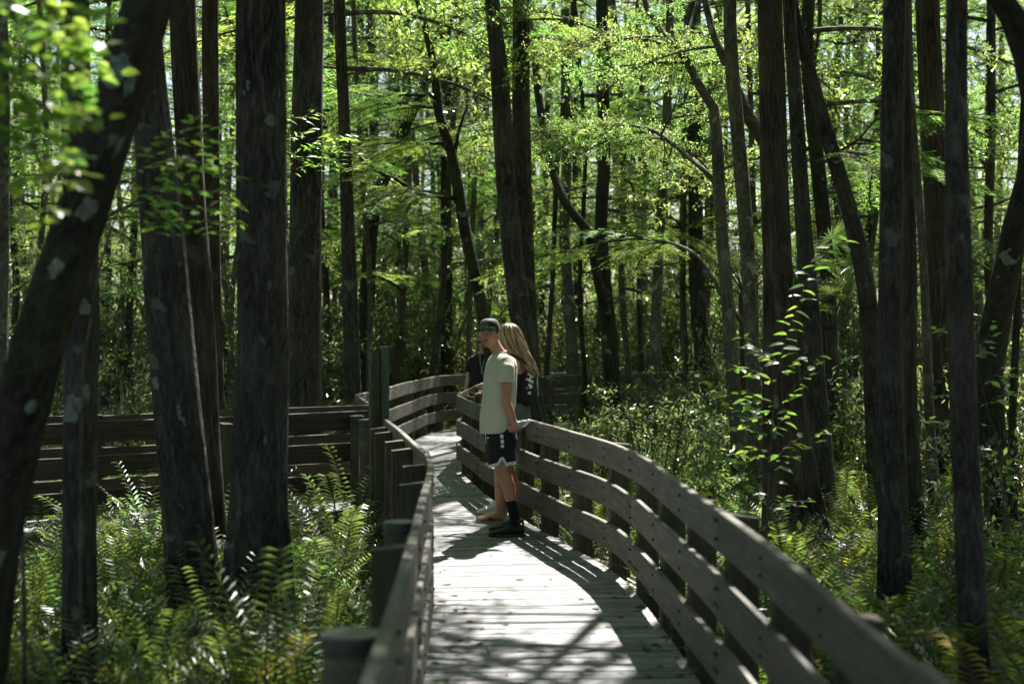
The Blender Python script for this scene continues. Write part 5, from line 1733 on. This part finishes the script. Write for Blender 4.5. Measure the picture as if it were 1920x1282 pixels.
# eyes, brows, lips, hair
for s_ in (1, -1):
    e = hc + sd_ * s_ * .031 + fw * .0745 + U * .005
    m2 = MB(); ball(m2, e, .0125, .0095, .0058, Rh, 10)
    eo = link('eye', shift(m2.mesh('eye', M['eye'], True), bb), boy)
    m2 = MB(); ball(m2, e + fw * .0055, .0052, .0046, .0052, Rh, 8); link('iris', shift(m2.mesh('iris', M['iris'], True), bb), eo)
    m2 = MB(); m2.tube([hc + sd_ * s_ * x + fw * y + U * z for x, y, z in ((.014, .088, .020), (.030, .085, .025), (.048, .073, .019))], [.0028, .0034, .002], 6)
    link('eyebrow', shift(m2.mesh('eyebrow', M['hair_dark'], True), bb), boy)
m2 = MB()
m2.tube([hc + sd_ * x + fw * y + U * z for x, y, z in ((-.024, .078, -.0625), (-.01, .0875, -.060), (0, .0885, -.0615), (.01, .0875, -.060), (.024, .078, -.0625))], [.0015, .0042, .0042, .0042, .0015], 8)
m2.tube([hc + sd_ * x + fw * y + U * z for x, y, z in ((-.022, .078, -.065), (-.01, .0875, -.069), (.01, .0875, -.069), (.022, .078, -.065))], [.0015, .0045, .0045, .0015], 8)
link('lips', shift(m2.mesh('lips', M['lip'], True), bb), boy)
m2 = MB()
N = 40
vs, fs = [], []
for i, (z, k_) in enumerate(((.06, 1.07), (.03, 1.06), (0.0, 1.055), (-.03, 1.05), (-.045, 1.035))):
    for k in range(N + 1):
        a = rad(70 + 220 * k / N)
        zz = z if 90 < 70 + 220 * k / N < 270 else max(z, .0)
        q = math.sqrt(max(.1, 1 - (zz / .117) ** 2))
        tt = max(0, -zz / .117)
        vs.append(hc + Rh @ Vector((.073 * k_ * q * math.sin(a), .093 * k_ * q * math.cos(a) * (1 - .38 * tt ** 1.3), zz)))
for i in range(4):
    for k in range(N): fs.append((i*(N+1) + k, i*(N+1) + k + 1, (i+1)*(N+1) + k + 1, (i+1)*(N+1) + k))
m2.add(vs, fs); link('hair', shift(m2.mesh('hair', M['hair_dark'], True), bb), boy)
# cap
cap = link('cap', None, boy); 
m2 = MB(); N = 44; rows = 12; vs = []
for i in range(rows + 1):
    t = i / rows
    for k in range(N):
        a = 2 * math.pi * k / N
        q = math.cos(t * math.pi / 2 * .97) ** .52; zz = .030 + .094 * math.sin(t * math.pi / 2) ** 1.05
        seam = 1 - .012 * max(0, math.cos(6 * a)) ** 14
        front_ = .006 * max(0, math.cos(a)) * (1 - t)
        vs.append(hc + Rh @ (Vector((.084 * q * seam * math.sin(a), (.104 * q * seam + front_) * math.cos(a) - .002, zz - .012 * (1 - math.cos(a)) * .4 * (1 - t)))))
fs = [(i*N + k, i*N + (k+1) % N, (i+1)*N + (k+1) % N, (i+1)*N + k) for i in range(rows) for k in range(N)] + [tuple(rows*N + k for k in range(N))]
m2.add(vs, fs)
bpy.data.objects.remove(cap)
cap = link('cap', shift(m2.mesh('cap', M['cap_black'], True), bb), boy)
def brim_pts(z0, grow=0.0):
    out = []
    for i in range(7):
        t = i / 6
        row = []
        for k in range(25):
            a = rad(-68 + 136 * k / 24)
            r0 = Vector((.083 * math.sin(a), .106 * math.cos(a), 0))
            ext = (.080 + grow) * t * max(0, math.cos(a * .98)) ** .45
            x = r0.x * (1 + .06 * t); y = r0.y + ext
            z = z0 + .020 * t - .9 * x * x * t * 1.6 + .002
            row.append(Vector((x, y, z)))
        out.append(row)
    return out
for nm, z0, mt in (('brim', .0345, 'cap_black'), ('brim_underside', .0305, 'brim_green')):
    pr = brim_pts(z0, .001 if nm == 'brim' else 0)
    vs = [hc + Rh @ p for row in pr for p in row]
    fs = [(i*25 + k, (i+1)*25 + k, (i+1)*25 + k + 1, i*25 + k + 1) for i in range(6) for k in range(24)]
    m2 = MB(); m2.add(vs, fs)
    if nm == 'brim':
        m2.tube([hc + Rh @ (p - Vector((0, 0, .002))) for p in pr[-1]], [.0026] * 25, 6)
    link(nm, shift(m2.mesh(nm, M[mt], True), bb), cap)
m2 = MB()
def capfront(x, z):
    # front panel point of the cap at height z
    t = math.asin(min(1, max(0, (z - .030) / .094))) / (math.pi / 2)
    q = math.cos(t * math.pi / 2 * .97) ** .52
    a = math.asin(max(-1, min(1, x / (.084 * q))))
    return hc + Rh @ Vector((x, (.104 * q + .006 * (1 - t)) * math.cos(a) + .001, z))
def cpoly(P4, n=5):
    """quad on the cap front"""
    vs = []
    for i in range(n + 1):
        for j in range(n + 1):
            u, v = i / n, j / n
            x = (P4[0][0] * (1-u) + P4[1][0] * u) * (1-v) + (P4[3][0] * (1-u) + P4[2][0] * u) * v
            z = (P4[0][1] * (1-u) + P4[1][1] * u) * (1-v) + (P4[3][1] * (1-u) + P4[2][1] * u) * v
            vs.append(capfront(x, z))
    m2.add(vs, [(i*(n+1) + j, (i+1)*(n+1) + j, (i+1)*(n+1) + j + 1, i*(n+1) + j + 1) for i in range(n) for j in range(n)])
w_, z0_, z1_, e_ = .021, .052, .094, .0024
cpoly([(-w_, z0_), (w_, z0_), (w_, z0_ + e_), (-w_, z0_ + e_)]); cpoly([(-w_, z1_ - e_), (w_, z1_ - e_), (w_, z1_), (-w_, z1_)])
cpoly([(-w_, z0_), (-w_ + e_, z0_), (-w_ + e_, z1_), (-w_, z1_)]); cpoly([(w_ - e_, z0_), (w_, z0_), (w_, z1_), (w_ - e_, z1_)])
cpoly([(-.013, .064), (.013, .064), (.013, .0655), (-.013, .0655)])
cpoly([(-.009, .074), (.001, .073), (.004, .083), (-.003, .080)]); cpoly([(.001, .073), (.010, .080), (.009, .084), (.004, .083)])
link('emblem', shift(m2.mesh('emblem', M['emblem']), bb), cap)
m2 = MB(); ball(m2, hc + Rh @ Vector((0, 0, .125)), .008, .008, .004, Rh, 6); link('cap_button', shift(m2.mesh('cap_button', M['cap_black'], True), bb), cap)
# T-shirt
mb = MB()
sec = [(936.5, 661, .050, .060), (940, 667, .078, .115), (941, 674, .098, .165), (940, 684, .112, .182), (938, 700, .124, .182), (937, 720, .128, .172), (934, 750, .128, .165), (932.5, 780, .134, .168), (932, 797, .138, .175), (932, 808, .140, .178)]
loft(mb, [(PB(x, y) , f_ * a, s_l * b) for x, y, a, b in sec], 30, 0, 2.3)
sl = [PB(944, 674, -.09), PB(948, 680, -.15), PB(950, 690, -.185), PB(950, 702, -.20), PB(949, 717, -.212)]
mb.tube(sl, [.055, .066, .072, .072, .074], 20)
sr = [PB(935, 674, .09), PB(932, 680, .15), PB(930, 690, .185), PB(932, 702, .20), PB(936, 717, .22)]
mb.tube(sr, [.055, .066, .072, .072, .074], 20)
me = fuse(mb, .007, 3, .5, M['tee'], 'shirt')
out = []
for c, nn in [(v.co.copy(), v.normal.copy()) for v in me.vertices]:
    # cloth gathers and hangs a little longer in front
    k = max(0, min(1, (PB(0, 745).z - c.z) / .25))
    c.z -= k * (c - PB(932, 800)).dot(f_) * .18
    ax = (c - PB(936, 740))
    a = ax.dot(f_) * .8 + (c.z - 1.15) * .55          # drapes fall from the shoulder towards the front hem
    fold = (math.sin(a * 46 + 2 * noise.noise(c * 5)) * .5 + math.sin(a * 23 + c.z * 9) * .5) * .0075 * (0.35 + k)
    out.extend(c + nn * fold)
me.vertices.foreach_set('co', out); me.update()
crumple(me, .010, 8, 2, .4)
link('shirt', shift(me, bb), boy)
m2 = MB(); nk = PB(936.5, 660)
m2.tube([nk + f_ * .054 * math.cos(a) + s_l * .062 * math.sin(a) - U * (.006 + .016 * math.cos(a)) for a in [2 * math.pi * k / 24 for k in range(25)]], [.006] * 25, 6)
link('collar', shift(m2.mesh('collar', M['tee'], True), bb), boy)
# shorts
mb = MB()
loft(mb, [(PB(935, 788), f_ * .115, s_l * .15), (PB(936, 805), f_ * .128, s_l * .168), (PB(938, 822), f_ * .13, s_l * .175), (PB(939, 834), f_ * .118, s_l * .165)], 28, 0, 2.3)
loft(mb, [(PB(938, 815, -.08), f_ * .118, s_l * .088), (PB(940, 835, -.088), f_ * .114, s_l * .094), (PB(941, 855, -.092), f_ * .114, s_l * .098), (PB(941, 878, -.095), f_ * .117, s_l * .104)], 24, 0, 2.2)
loft(mb, [(PB(933, 815, .08), f_ * .115, s_l * .088), (PB(934, 835, .10), f_ * .112, s_l * .094), (PB(935, 855, .12), f_ * .112, s_l * .098), (PB(935, 878, .13), f_ * .114, s_l * .104)], 24, 0, 2.2)
me = fuse(mb, .007, 3, .5, M['black_cloth'], 'shorts')
crumple(me, .006, 9, 7, .4)
bv_ = bvh_of(me)
up_ = [(909, 869), (914, 868), (920, 867), (933, 863), (938.7, 853), (944.6, 853), (950, 863), (960, 862), (969, 861)]
lo_ = [(909, 874), (914, 874.5), (920, 872.5), (934.5, 869), (941.5, 858.5), (942.8, 858.5), (948.5, 870), (960, 868.5), (969, 867)]
trim = project(bv_, strip(up_, lo_, 5), PB, .004)
bmx = bmesh.new(); bmx.from_mesh(me)
xs_ = [p[0] for p in lo_]; ys_ = [p[1] for p in lo_]
dead = []
for v in bmx.verts:
    px = 960 + v.co.x * SB; py = HOR + (HC - v.co.z) * SB
    lim = float(np.interp(px, xs_, ys_)) if v.co.y < YB - .02 else 870
    if py > lim: dead.append(v)
bmesh.ops.delete(bmx, geom=dead, context='VERTS')
bmx.to_mesh(me); bmx.free()
so = link('shorts', shift(me, bb), boy)
link('hem_trim', shift(trim.mesh('hem_trim', M['white_trim'], True), bb), so)
for q in ([(938, 811.5), (943.8, 811.5), (944.2, 818.6), (938.5, 818.8)], [(938.8, 821), (944.8, 820.8), (945, 827.6), (939.2, 828)], [(939.3, 830.3), (945.3, 830.2), (945.3, 835.4), (939.5, 835.6)]):
    mk = project(bv_, [q], PB, .004); link('square_patch', shift(mk.mesh('square_patch', M['white_trim']), bb), so)
mk = project(bv_, [[(913.8, 816.5), (914.6, 820.3), (917, 818.6), (916, 817.2)], [(916, 817.2), (917, 818.6), (922.8, 813.8)]], PB, .004)
link('tick_mark', shift(mk.mesh('tick_mark', M['white_trim']), bb), so)
mk = project(bv_, strip([(909.6, 812), (909.9, 822), (910.6, 833)], [(911.2, 812), (911.4, 822), (912, 833)], 2), PB, .006)
link('drawstring', shift(mk.mesh('drawstring', M['white_trim'], True), bb), so)
# socks and shoes
for dv, ax0 in ((-.08, 0), (.155, 0)):
    mb = MB()
    pts = [PB(958, 936, dv), PB(961, 950, dv), PB(964.5, 968, dv), PB(966, 984, dv)]
    mb.tube(catmull(pts, .02), [float(np.interp(t, [0, .4, .8, 1], [.0495, .045, .041, .042])) for t in np.linspace(0, 1, len(catmull(pts, .02)))], 22)
    sk = link('sock', shift(mb.mesh('sock', M['sock'], True), bb), boy)
    if dv < 0:
        m2 = MB()
        for k in range(8):
            y_ = 931.5 + 5.6 * k + 5
            c = PB(958 + (y_ - 936) * .165, y_, dv); r_ = .0475 - .0055 * k / 7
            a = rad(-38)
            p = c + Vector((math.cos(a), math.sin(a), 0)) * r_; t = Vector((-math.sin(a), math.cos(a), 0))
            n_ = Vector((math.cos(a), math.sin(a), 0)) * .0012
            hh = .0085
            m2.add([p - t * .0055 - U * hh + n_, p + t * .0055 - U * hh + n_, p + t * .0055 + U * hh + n_, p - t * .0055 + U * hh + n_], [(0, 1, 2, 3)])
        link('sock_print', shift(m2.mesh('sock_print', M['white_trim']), bb), sk)
    heel = PB(984, 1003, dv); heel.z = 0
    shoe(boy, bb, heel, (-1, -.06 if dv < 0 else .05, 0), .298, 'shoe_black', 'sole_black', laces='sole_black')

# water bottle held behind his back
bt = empty('water_bottle', bo); tag(bt, 'clear plastic water bottle with a turquoise label held behind the boy\'s back', 'bottle')
m, nt, bs, out = newmat('clear_plastic')
bs.inputs['Base Color'].default_value = (.85, .95, .95, 1); bs.inputs['Roughness'].default_value = .16; bs.inputs['Transmission Weight'].default_value = .68; bs.inputs['IOR'].default_value = 1.3; bs.inputs['Specular IOR Level'].default_value = .9
M['clear'] = m
def lathe(prof, seg=26, wr=0.0):
    mb = MB(); vs = []
    for i, (x, r_) in enumerate(prof):
        for k in range(seg):
            a = 2 * math.pi * k / seg
            rr = r_ * (1 + wr * math.sin(5 * a + i * 1.3))
            vs.append(bd * x + upv * math.cos(a) * rr + front * math.sin(a) * rr)
    n = len(prof)
    mb.add(vs, [(i*seg + k, i*seg + (k+1) % seg, (i+1)*seg + (k+1) % seg, (i+1)*seg + k) for i in range(n - 1) for k in range(seg)] + [tuple(range(seg))[::-1], tuple((n-1)*seg + k for k in range(seg))])
    return mb
prof = [(-.045, .024), (-.042, .030), (-.02, .031), (.0, .0295), (.01, .031), (.035, .0315), (.05, .0295), (.06, .031), (.075, .029), (.085, .0305), (.10, .027), (.115, .020), (.125, .0135), (.132, .0125)]
link('bottle_shell', lathe(prof, 26, .035).mesh('bottle_shell', M['clear'], True), bt)
link('label_band', lathe([(.038, .0322), (.040, .0328), (.068, .0328), (.070, .0322)]).mesh('label_band', plain('turquoise_label', (.10, .42, .45), .4, .5, 60, .4), True), bt)
link('bottle_cap', lathe([(.130, .0155), (.131, .016), (.145, .016), (.147, .014)]).mesh('bottle_cap', M['shoe_white'], True), bt)

# ---------------- the blonde woman behind him
YW = 12.42; SW = F / YW
def PW(px, py, dv=0.0): return Vector(((px - 960) / SW, YW + dv, HC - (py - HOR) / SW))
fW = Vector((-.86, .5, 0)).normalized(); sW = Vector((.5, .86, 0)).normalized()
wb_ = Vector((PW(955, 980).x, YW, 0))
wom = empty('person', wb_)
tag(wom, 'person with long blonde hair and black top leaning on the rail behind the boy', 'person')
mb = MB()
Rw = frame(math.atan2(-fW.x, fW.y), rad(-4))
hw = PW(950, 631)
vs, fs = head_points(Rw, hw, .95, .8); mb.add(vs, fs)
limb(mb, [PW(953, 645), PW(957, 656), PW(960, 668)], [.046, .045, .055])
loft(mb, [(PW(959, 664), fW * .05, sW * .07), (PW(961, 671), fW * .07, sW * .13), (PW(963, 682), fW * .088, sW * .165), (PW(965, 702), fW * .098, sW * .16), (PW(965, 730), fW * .092, sW * .135), (PW(965, 755), fW * .09, sW * .135), (PW(965, 785), fW * .11, sW * .165), (PW(962, 810), fW * .11, sW * .165)], 24)
shn = PW(969, 680) - sW * .15; shf = PW(958, 680) + sW * .15
limb(mb, [PW(966, 681, -.13), PW(962, 705, -.17), PW(952, 728, -.14), PW(930, 733, -.10), PW(910, 735, -.04)], [.043, .039, .033, .029, .022])
limb(mb, [PW(957, 681, .13), PW(948, 705, .16), PW(938, 728, .15), PW(920, 738, .1), PW(908, 738, .02)], [.043, .038, .032, .028, .021])
# the hand that shows left of the boy's shirt, resting on the rail: palm and fingers
hp = PW(904, 736, -.02)
loft(mb, [(PW(910, 735, -.04), U * .018, Vector((0, .024, 0))), (PW(905, 736, -.03), U * .014, Vector((0, .037, 0))), (PW(900, 737, -.02), U * .012, Vector((0, .038, 0)))], 12)
for k in range(4):
    y_ = -.05 + .020 * k
    limb(mb, [PW(901, 736.5, y_), PW(896 - (1, 2, 2, 0)[k], 737.5, y_), PW(893 - (1, 2.5, 2, 0)[k], 741, y_)], [.0085, .0078, .0065], 8, step=.01)
limb(mb, [PW(907, 735, -.06), PW(902, 732, -.075), PW(898, 732, -.07)], [.011, .0095, .008], 8, step=.01)
limb(mb, [PW(958, 810, -.06), PW(948, 845, -.05), PW(938, 878, -.04), PW(937, 900, -.03), PW(938, 925, -.02), PW(936, 952, -.01), PW(936, 970, 0)], [.088, .072, .052, .050, .050, .036, .031])
limb(mb, [PW(962, 810, .06), PW(955, 845, .05), PW(944, 878, .05), PW(948, 900, .05), PW(950, 925, .05), PW(948, 952, .05), PW(942, 970, .05)], [.088, .072, .052, .050, .050, .036, .031])
for (hx, dv) in ((945, 0.0), (943, .075)):
    h0 = PW(hx, 980, dv); h0.z = .014
    foot_mesh(mb, h0, (-1, -.08 + dv, 0), .235)
me = fuse(mb, .0055, 2, .4, M['skin_fair'], 'body')
link('body', shift(me, wb_), wom)
for (hx, dv) in ((945, 0.0), (943, .075)):
    h0 = PW(hx + 2, 980, dv); h0.z = 0
    d = Vector((-1, -.08 + dv, 0)).normalized(); s2 = Vector((-d.y, d.x, 0))
    N = 24; out = []
    for k in range(N):
        t = 2 * math.pi * k / N
        out.append(h0 + d * (.122 + .13 * math.cos(t)) + s2 * (.044 * abs(math.sin(t)) ** .7 * (1 if math.sin(t) > 0 else -1) * (.85 + .2 * math.cos(t))))
    m2 = MB(); m2.add([p for p in out] + [p + U * .014 for p in out], [tuple(range(N))[::-1], tuple(N + k for k in range(N))] + [(k, (k+1) % N, N + (k+1) % N, N + k) for k in range(N)])
    ff = link('flip_flop', shift(m2.mesh('flip_flop', plain('cream_sole', (.42, .38, .32), .7, .3), False), wb_), wom)
    m2 = MB()
    tp_ = h0 + d * .195 + U * .034
    for s3 in (1, -1):
        m2.tube(catmull([tp_, h0 + d * .155 + s2 * s3 * .036 + U * .048, h0 + d * .10 + s2 * s3 * .044 + U * .022], .02), [.0055] * len(catmull([tp_, h0 + d * .155 + s2 * s3 * .036 + U * .048, h0 + d * .10 + s2 * s3 * .044 + U * .022], .02)), 6)
    link('strap', shift(m2.mesh('strap', M['shoe_black'], True), wb_), ff)
mb = MB()
loft(mb, [(PW(963, 700), fW * .106, sW * .166), (PW(965, 715), fW * .106, sW * .155), (PW(965, 735), fW * .102, sW * .147), (PW(965, 762), fW * .108, sW * .152)], 26, 0, 2.2)
me = fuse(mb, .007, 2, .5, M['black_cloth'], 'tank_top'); crumple(me, .004, 10, 3)
tt = link('tank_top', shift(me, wb_), wom)
m2 = MB()
m2.tube(catmull([PW(966, 702, -.13), PW(963, 684, -.14), PW(959, 668, -.09), PW(958, 664, -.05)], .03), [.007] * len(catmull([PW(966, 702, -.13), PW(963, 684, -.14), PW(959, 668, -.09), PW(958, 664, -.05)], .03)), 6)
m2.tube(catmull([PW(960, 664, -.07), PW(968, 667, -.09), PW(978, 672, -.10), PW(985, 682, -.10)], .03), [.006] * len(catmull([PW(960, 664, -.07), PW(968, 667, -.09), PW(978, 672, -.10), PW(985, 682, -.10)], .03)), 6)
link('shoulder_strap', shift(m2.mesh('shoulder_strap', M['black_cloth'], True), wb_), tt)
mb = MB()
loft(mb, [(PW(965, 754), fW * .108, sW * .15), (PW(965, 775), fW * .125, sW * .178), (PW(963, 800), fW * .13, sW * .185), (PW(960, 822), fW * .12, sW * .175)], 26, 0, 2.2)
loft(mb, [(PW(960, 805, -.06), fW * .115, sW * .095), (PW(955, 830, -.058), fW * .105, sW * .09), (PW(951, 850, -.055), fW * .10, sW * .088)], 20)
loft(mb, [(PW(962, 805, .07), fW * .115, sW * .095), (PW(957, 830, .062), fW * .105, sW * .09), (PW(953, 850, .06), fW * .10, sW * .088)], 20)
me = fuse(mb, .007, 2, .5, M['grey_short'], 'shorts'); crumple(me, .006, 9, 4)
link('shorts', shift(me, wb_), wom)
# backpack: carried, a thing of its own
bc = PW(987, 729) - fW * .02
bp = empty('backpack', bc); tag(bp, 'small black backpack with bold white letters on the blonde woman\'s back', 'backpack')
mb = MB()
loft(mb, [(bc + U * z, -fW * a, sW * b) for z, a, b in ((.150, .020, .06), (.142, .040, .088), (.115, .056, .105), (.04, .062, .112), (-.06, .066, .115), (-.115, .060, .108), (-.142, .040, .085), (-.150, .015, .05))], 28, 0, 3.2)
me = fuse(mb, .007, 2, .5, M['black_cloth'], 'bag'); crumple(me, .004, 12, 9)
bg_bv = bvh_of(me)
link('bag', shift(me, bc), bp)
m2 = MB()
for s3 in (1, -1):
    c2 = catmull([bc + U * .14 + sW * s3 * .05 + fW * .03, bc + U * .20 + sW * s3 * .07 + fW * .09, bc + U * .16 + sW * s3 * .09 + fW * .19, bc + U * .02 + sW * s3 * .11 + fW * .20], .03)
    m2.tube(c2, [.011] * len(c2), 6)
link('carry_strap', shift(m2.mesh('carry_strap', M['black_cloth'], True), bc), bp)
# white slab lettering on the bag, built from strokes
def glyph(strokes, ox, oy, h, ang):
    out = []
    for (x0, y0, x1, y1, w) in strokes:
        d = Vector((x1 - x0, y1 - y0, 0)); L = d.length; d /= L; n = Vector((-d.y, d.x, 0)) * w / 2
        q = []
        for p in (Vector((x0, y0, 0)) + n, Vector((x1, y1, 0)) + n, Vector((x1, y1, 0)) - n, Vector((x0, y0, 0)) - n):
            x = p.x * h; y = p.y * h
            q.append((ox + x * math.cos(ang) - y * math.sin(ang), oy + x * math.sin(ang) + y * math.cos(ang)))
        out.append(q)
    return out
GR = [(.1, 0, .1, 1, .24), (0, .04, .32, .04, .12), (.55, .04, .85, .04, .12), (.1, .94, .6, .94, .2), (.62, .98, .62, .5, .22), (.1, .48, .62, .48, .18), (.4, .5, .7, 0, .24)]
GN = [(.1, 0, .1, 1, .22), (.75, 0, .75, 1, .22), (.12, .96, .74, .04, .24), (-.02, .04, .28, .04, .12), (.58, .96, .92, .96, .12)]
m2 = MB()
quads = glyph(GN, -.075, -.045, .10, rad(66)) + glyph(GR, -.035, .050, .10, rad(66))
back = -fW
for q in quads:
    n = 4
    for i in range(n):
        for j in range(2):
            L = lambda a, b, t: (a[0] + (b[0] - a[0]) * t, a[1] + (b[1] - a[1]) * t)
            cs = []
            for (u, v) in ((i / n, j / 2), ((i+1) / n, j / 2), ((i+1) / n, (j+1) / 2), (i / n, (j+1) / 2)):
                a = L(q[0], q[1], u); b = L(q[3], q[2], u); p = L(a, b, v)
                o3 = bc + back * .5 + sW * -1 * (p[0] * -1) * 1.0 + U * p[1]
                h = bg_bv.ray_cast(o3, -back)
                if h[0] is None: cs = None; break
                cs.append(h[0] + back * .0025)
            if cs: m2.add(cs, [(0, 1, 2, 3)])
link('lettering', shift(m2.mesh('lettering', M['shoe_white']), bc), bp)
# blonde hair: a mass and many wavy locks
def hair(parent, base, rows, matn, nl, seed, fx, sx, PP, amp=.012, wave=26, rl=.0055, tipy=6):
    """rows: (px, py, half along fx, half along sx)"""
    r = random.Random(seed)
    mb = MB(); loft(mb, [(PP(x, y), fx * a * .86, sx * b * .86) for x, y, a, b in rows], 26, 0, 2.1)
    me = fuse(mb, .008, 3, .5, M[matn], 'hair')
    ho = link('hair', shift(me, base), parent)
    m2 = MB()
    for k in range(nl):
        a = r.uniform(0, 6.28); ph = r.uniform(0, 6); q = r.uniform(.9, 1.06); e = r.uniform(.75, 1.05); off = r.uniform(-.35, .35)
        pts = []
        for i, (x, y, ra, rb_) in enumerate(rows):
            if i > len(rows) * e: break
            t = i / len(rows)
            aa = a + off * t
            p = PP(x, y) + fx * ra * q * math.cos(aa) + sx * rb_ * q * math.sin(aa)
            w = amp * t * math.sin(p.z * wave + ph)
            pts.append(p + fx * w + sx * w * .7)
        if len(pts) < 3: continue
        cc = catmull(pts, .025)
        m2.tube(cc, [rl * (1 - .75 * (i / len(cc)) ** 2) for i in range(len(cc))], 5)
    link('locks', shift(m2.mesh('locks', M[matn], True), base), ho)
    return ho
hair(wom, wb_, [(954, 607, .02, .02), (954, 610, .055, .055), (955, 617, .085, .080), (957, 628, .098, .090), (961, 640, .100, .094), (966, 652, .097, .092), (975, 663, .076, .070), (984, 673, .058, .055), (990, 683, .052, .050), (994, 692, .050, .048), (998, 700, .042, .042), (1001, 707, .018, .02)], 'blonde', 260, 3, fW, sW, PW, .05, 24, .0075)

# ---------------- woman in black farther along the walk
YF = 21.0; SF = F / YF
def PF(px, py, dv=0.0): return Vector(((px - 960) / SF, YF + dv, HC - (py - HOR) / SF))
X_ = Vector((1, 0, 0)); Y_ = Vector((0, 1, 0))
fb = Vector((PF(906, 830).x, YF, 0))
far = empty('person', fb); tag(far, 'person in sunglasses and black T-shirt standing at the bend beyond the boy', 'person')
mb = MB(); Rf = frame(math.radians(180 - 8))
hf = PF(905, 642); vs, fs = head_points(Rf, hf, .97, .9); mb.add(vs, fs)
limb(mb, [PF(905, 650), PF(906, 660), PF(906, 668)], [.05, .05, .06])
loft(mb, [(PF(906, 664), X_ * .10, Y_ * .07), (PF(906, 671), X_ * .18, Y_ * .09), (PF(906, 690), X_ * .19, Y_ * .11), (PF(906, 715), X_ * .17, Y_ * .11), (PF(906, 740), X_ * .19, Y_ * .12)], 20)
for s3 in (-1, 1):
    a = PF(906 + s3 * 23, 674); b = PF(906 + s3 * 27, 704, .02); c = PF(906 + s3 * 32, 729, -.08)
    limb(mb, [a, a.lerp(b, .5), b, b.lerp(c, .5), c], [.045, .042, .037, .034, .025])
    loft(mb, [(c, X_ * .02, Y_ * .026), (c + Vector((0, -.01, -.04)), X_ * .018, Y_ * .036), (c + Vector((0, -.01, -.07)), X_ * .016, Y_ * .036)], 12)
    for k in range(4):
        p = c + Vector((0, -.045 + .022 * k, -.07)); limb(mb, [p, p + Vector((s3 * -.004, 0, -.035)), p + Vector((s3 * -.012, 0, -.062 + .006 * abs(k - 1.5)))], [.009, .0085, .007], 8, step=.015)
    p = c + Vector((s3 * -.01, -.045, -.03)); limb(mb, [p, p + Vector((0, -.03, -.03)), p + Vector((0, -.035, -.055))], [.011, .0095, .008], 8, step=.015)
me = fuse(mb, .007, 2, .4, M['skin_fair'], 'body'); link('body', shift(me, fb), far)
mb = MB()
loft(mb, [(PF(906, 663), X_ * .09, Y_ * .075), (PF(906, 668), X_ * .17, Y_ * .095), (PF(906, 678), X_ * .205, Y_ * .115), (PF(906, 700), X_ * .205, Y_ * .13), (PF(906, 720), X_ * .20, Y_ * .13), (PF(906, 738), X_ * .215, Y_ * .14)], 24, 0, 2.2)
for s3 in (-1, 1): mb.tube([PF(906 + s3 * 17, 672), PF(906 + s3 * 24, 682), PF(906 + s3 * 27, 697)], [.07, .066, .068], 16)
me = fuse(mb, .009, 2, .5, M['black_cloth'], 'shirt'); crumple(me, .006, 8, 5); link('shirt', shift(me, fb), far)
mb = MB()
loft(mb, [(PF(906, 730), X_ * .18, Y_ * .12), (PF(906, 752), X_ * .19, Y_ * .13), (PF(906, 762), X_ * .17, Y_ * .12)], 20)
for s3 in (-1, 1): limb(mb, [PF(906 + s3 * 11, 752), PF(906 + s3 * 12, 790), PF(906 + s3 * 12, 824)], [.088, .062, .048])
me = fuse(mb, .009, 2, .5, M['dark_pants'], 'trousers'); link('trousers', shift(me, fb), far)
for s3 in (-1, 1):
    h0 = PF(906 + s3 * 12, 830, .06); h0.z = 0
    shoe(far, fb, h0, (0, -1, 0), .25, 'shoe_black', 'sole_black')
hair(far, fb, [(905, 624, .02, .02), (905, 626, .055, .055), (905, 631, .083, .085), (905, 637, .090, .092), (905, 643, .088, .086)], 'ash', 40, 9, X_, Y_, lambda x, y: PF(x, y, .022), .004, 20, .006)
for s3 in (-1, 1):
    m2 = MB(); r = random.Random(s3 + 5)
    for k in range(26):
        o = r.uniform(-.02, .05); x0 = 905 + s3 * 9.5
        pts = [PF(905 + s3 * 7, 630, o), PF(x0 + s3 * r.uniform(0, 1.5), 643, o), PF(x0 + s3 * r.uniform(-.5, 3), 655, o), PF(x0 + s3 * r.uniform(-1, 4), 665, o)]
        cc = catmull(pts, .04); m2.tube(cc, [.008 - .004 * i / len(cc) for i in range(len(cc))], 5)
    link('side_hair', shift(m2.mesh('side_hair', M['ash'], True), fb), far)
m2 = MB()
for s3 in (-1, 1): ball(m2, hf + Rf @ Vector((s3 * .031, .083, .008)), .027, .008, .020, Rf, 8)
m2.tube([hf + Rf @ Vector((x, y, .012)) for x, y in ((-.078, -.01), (-.07, .06), (-.055, .083), (0, .093), (.055, .083), (.07, .06), (.078, -.01))], [.003] * 7, 6)
link('sunglasses', shift(m2.mesh('sunglasses', M['black_gloss'], True), fb), far)
m2 = MB()
nl = [PF(900, 664, -.1), PF(901, 680, -.15), PF(904, 694, -.16), PF(907, 680, -.15), PF(910, 664, -.1)]
cc = catmull(nl, .03); m2.tube(cc, [.003] * len(cc), 5)
m2.tube([PF(904, 694, -.16), PF(904, 702, -.165)], [.007, .005], 6)
link('necklace', shift(m2.mesh('necklace', M['white_trim'], True), fb), far)

# white sneaker glimpsed behind the sandals
sb = PX(926, 960, 13.0); sb.z = 0; sb.x = (944 - 960) / F * 13.0
sn = empty('white_sneaker', sb); tag(sn, 'white lace-up sneaker in the sun just behind the flip-flops', 'sneaker')
shoe(sn, sb, Vector((sb.x, 13.0, 0)), (-1, -.15, 0), .24, 'shoe_white', 'shoe_white', names=('upper', 'sole'), laces='shoe_white')
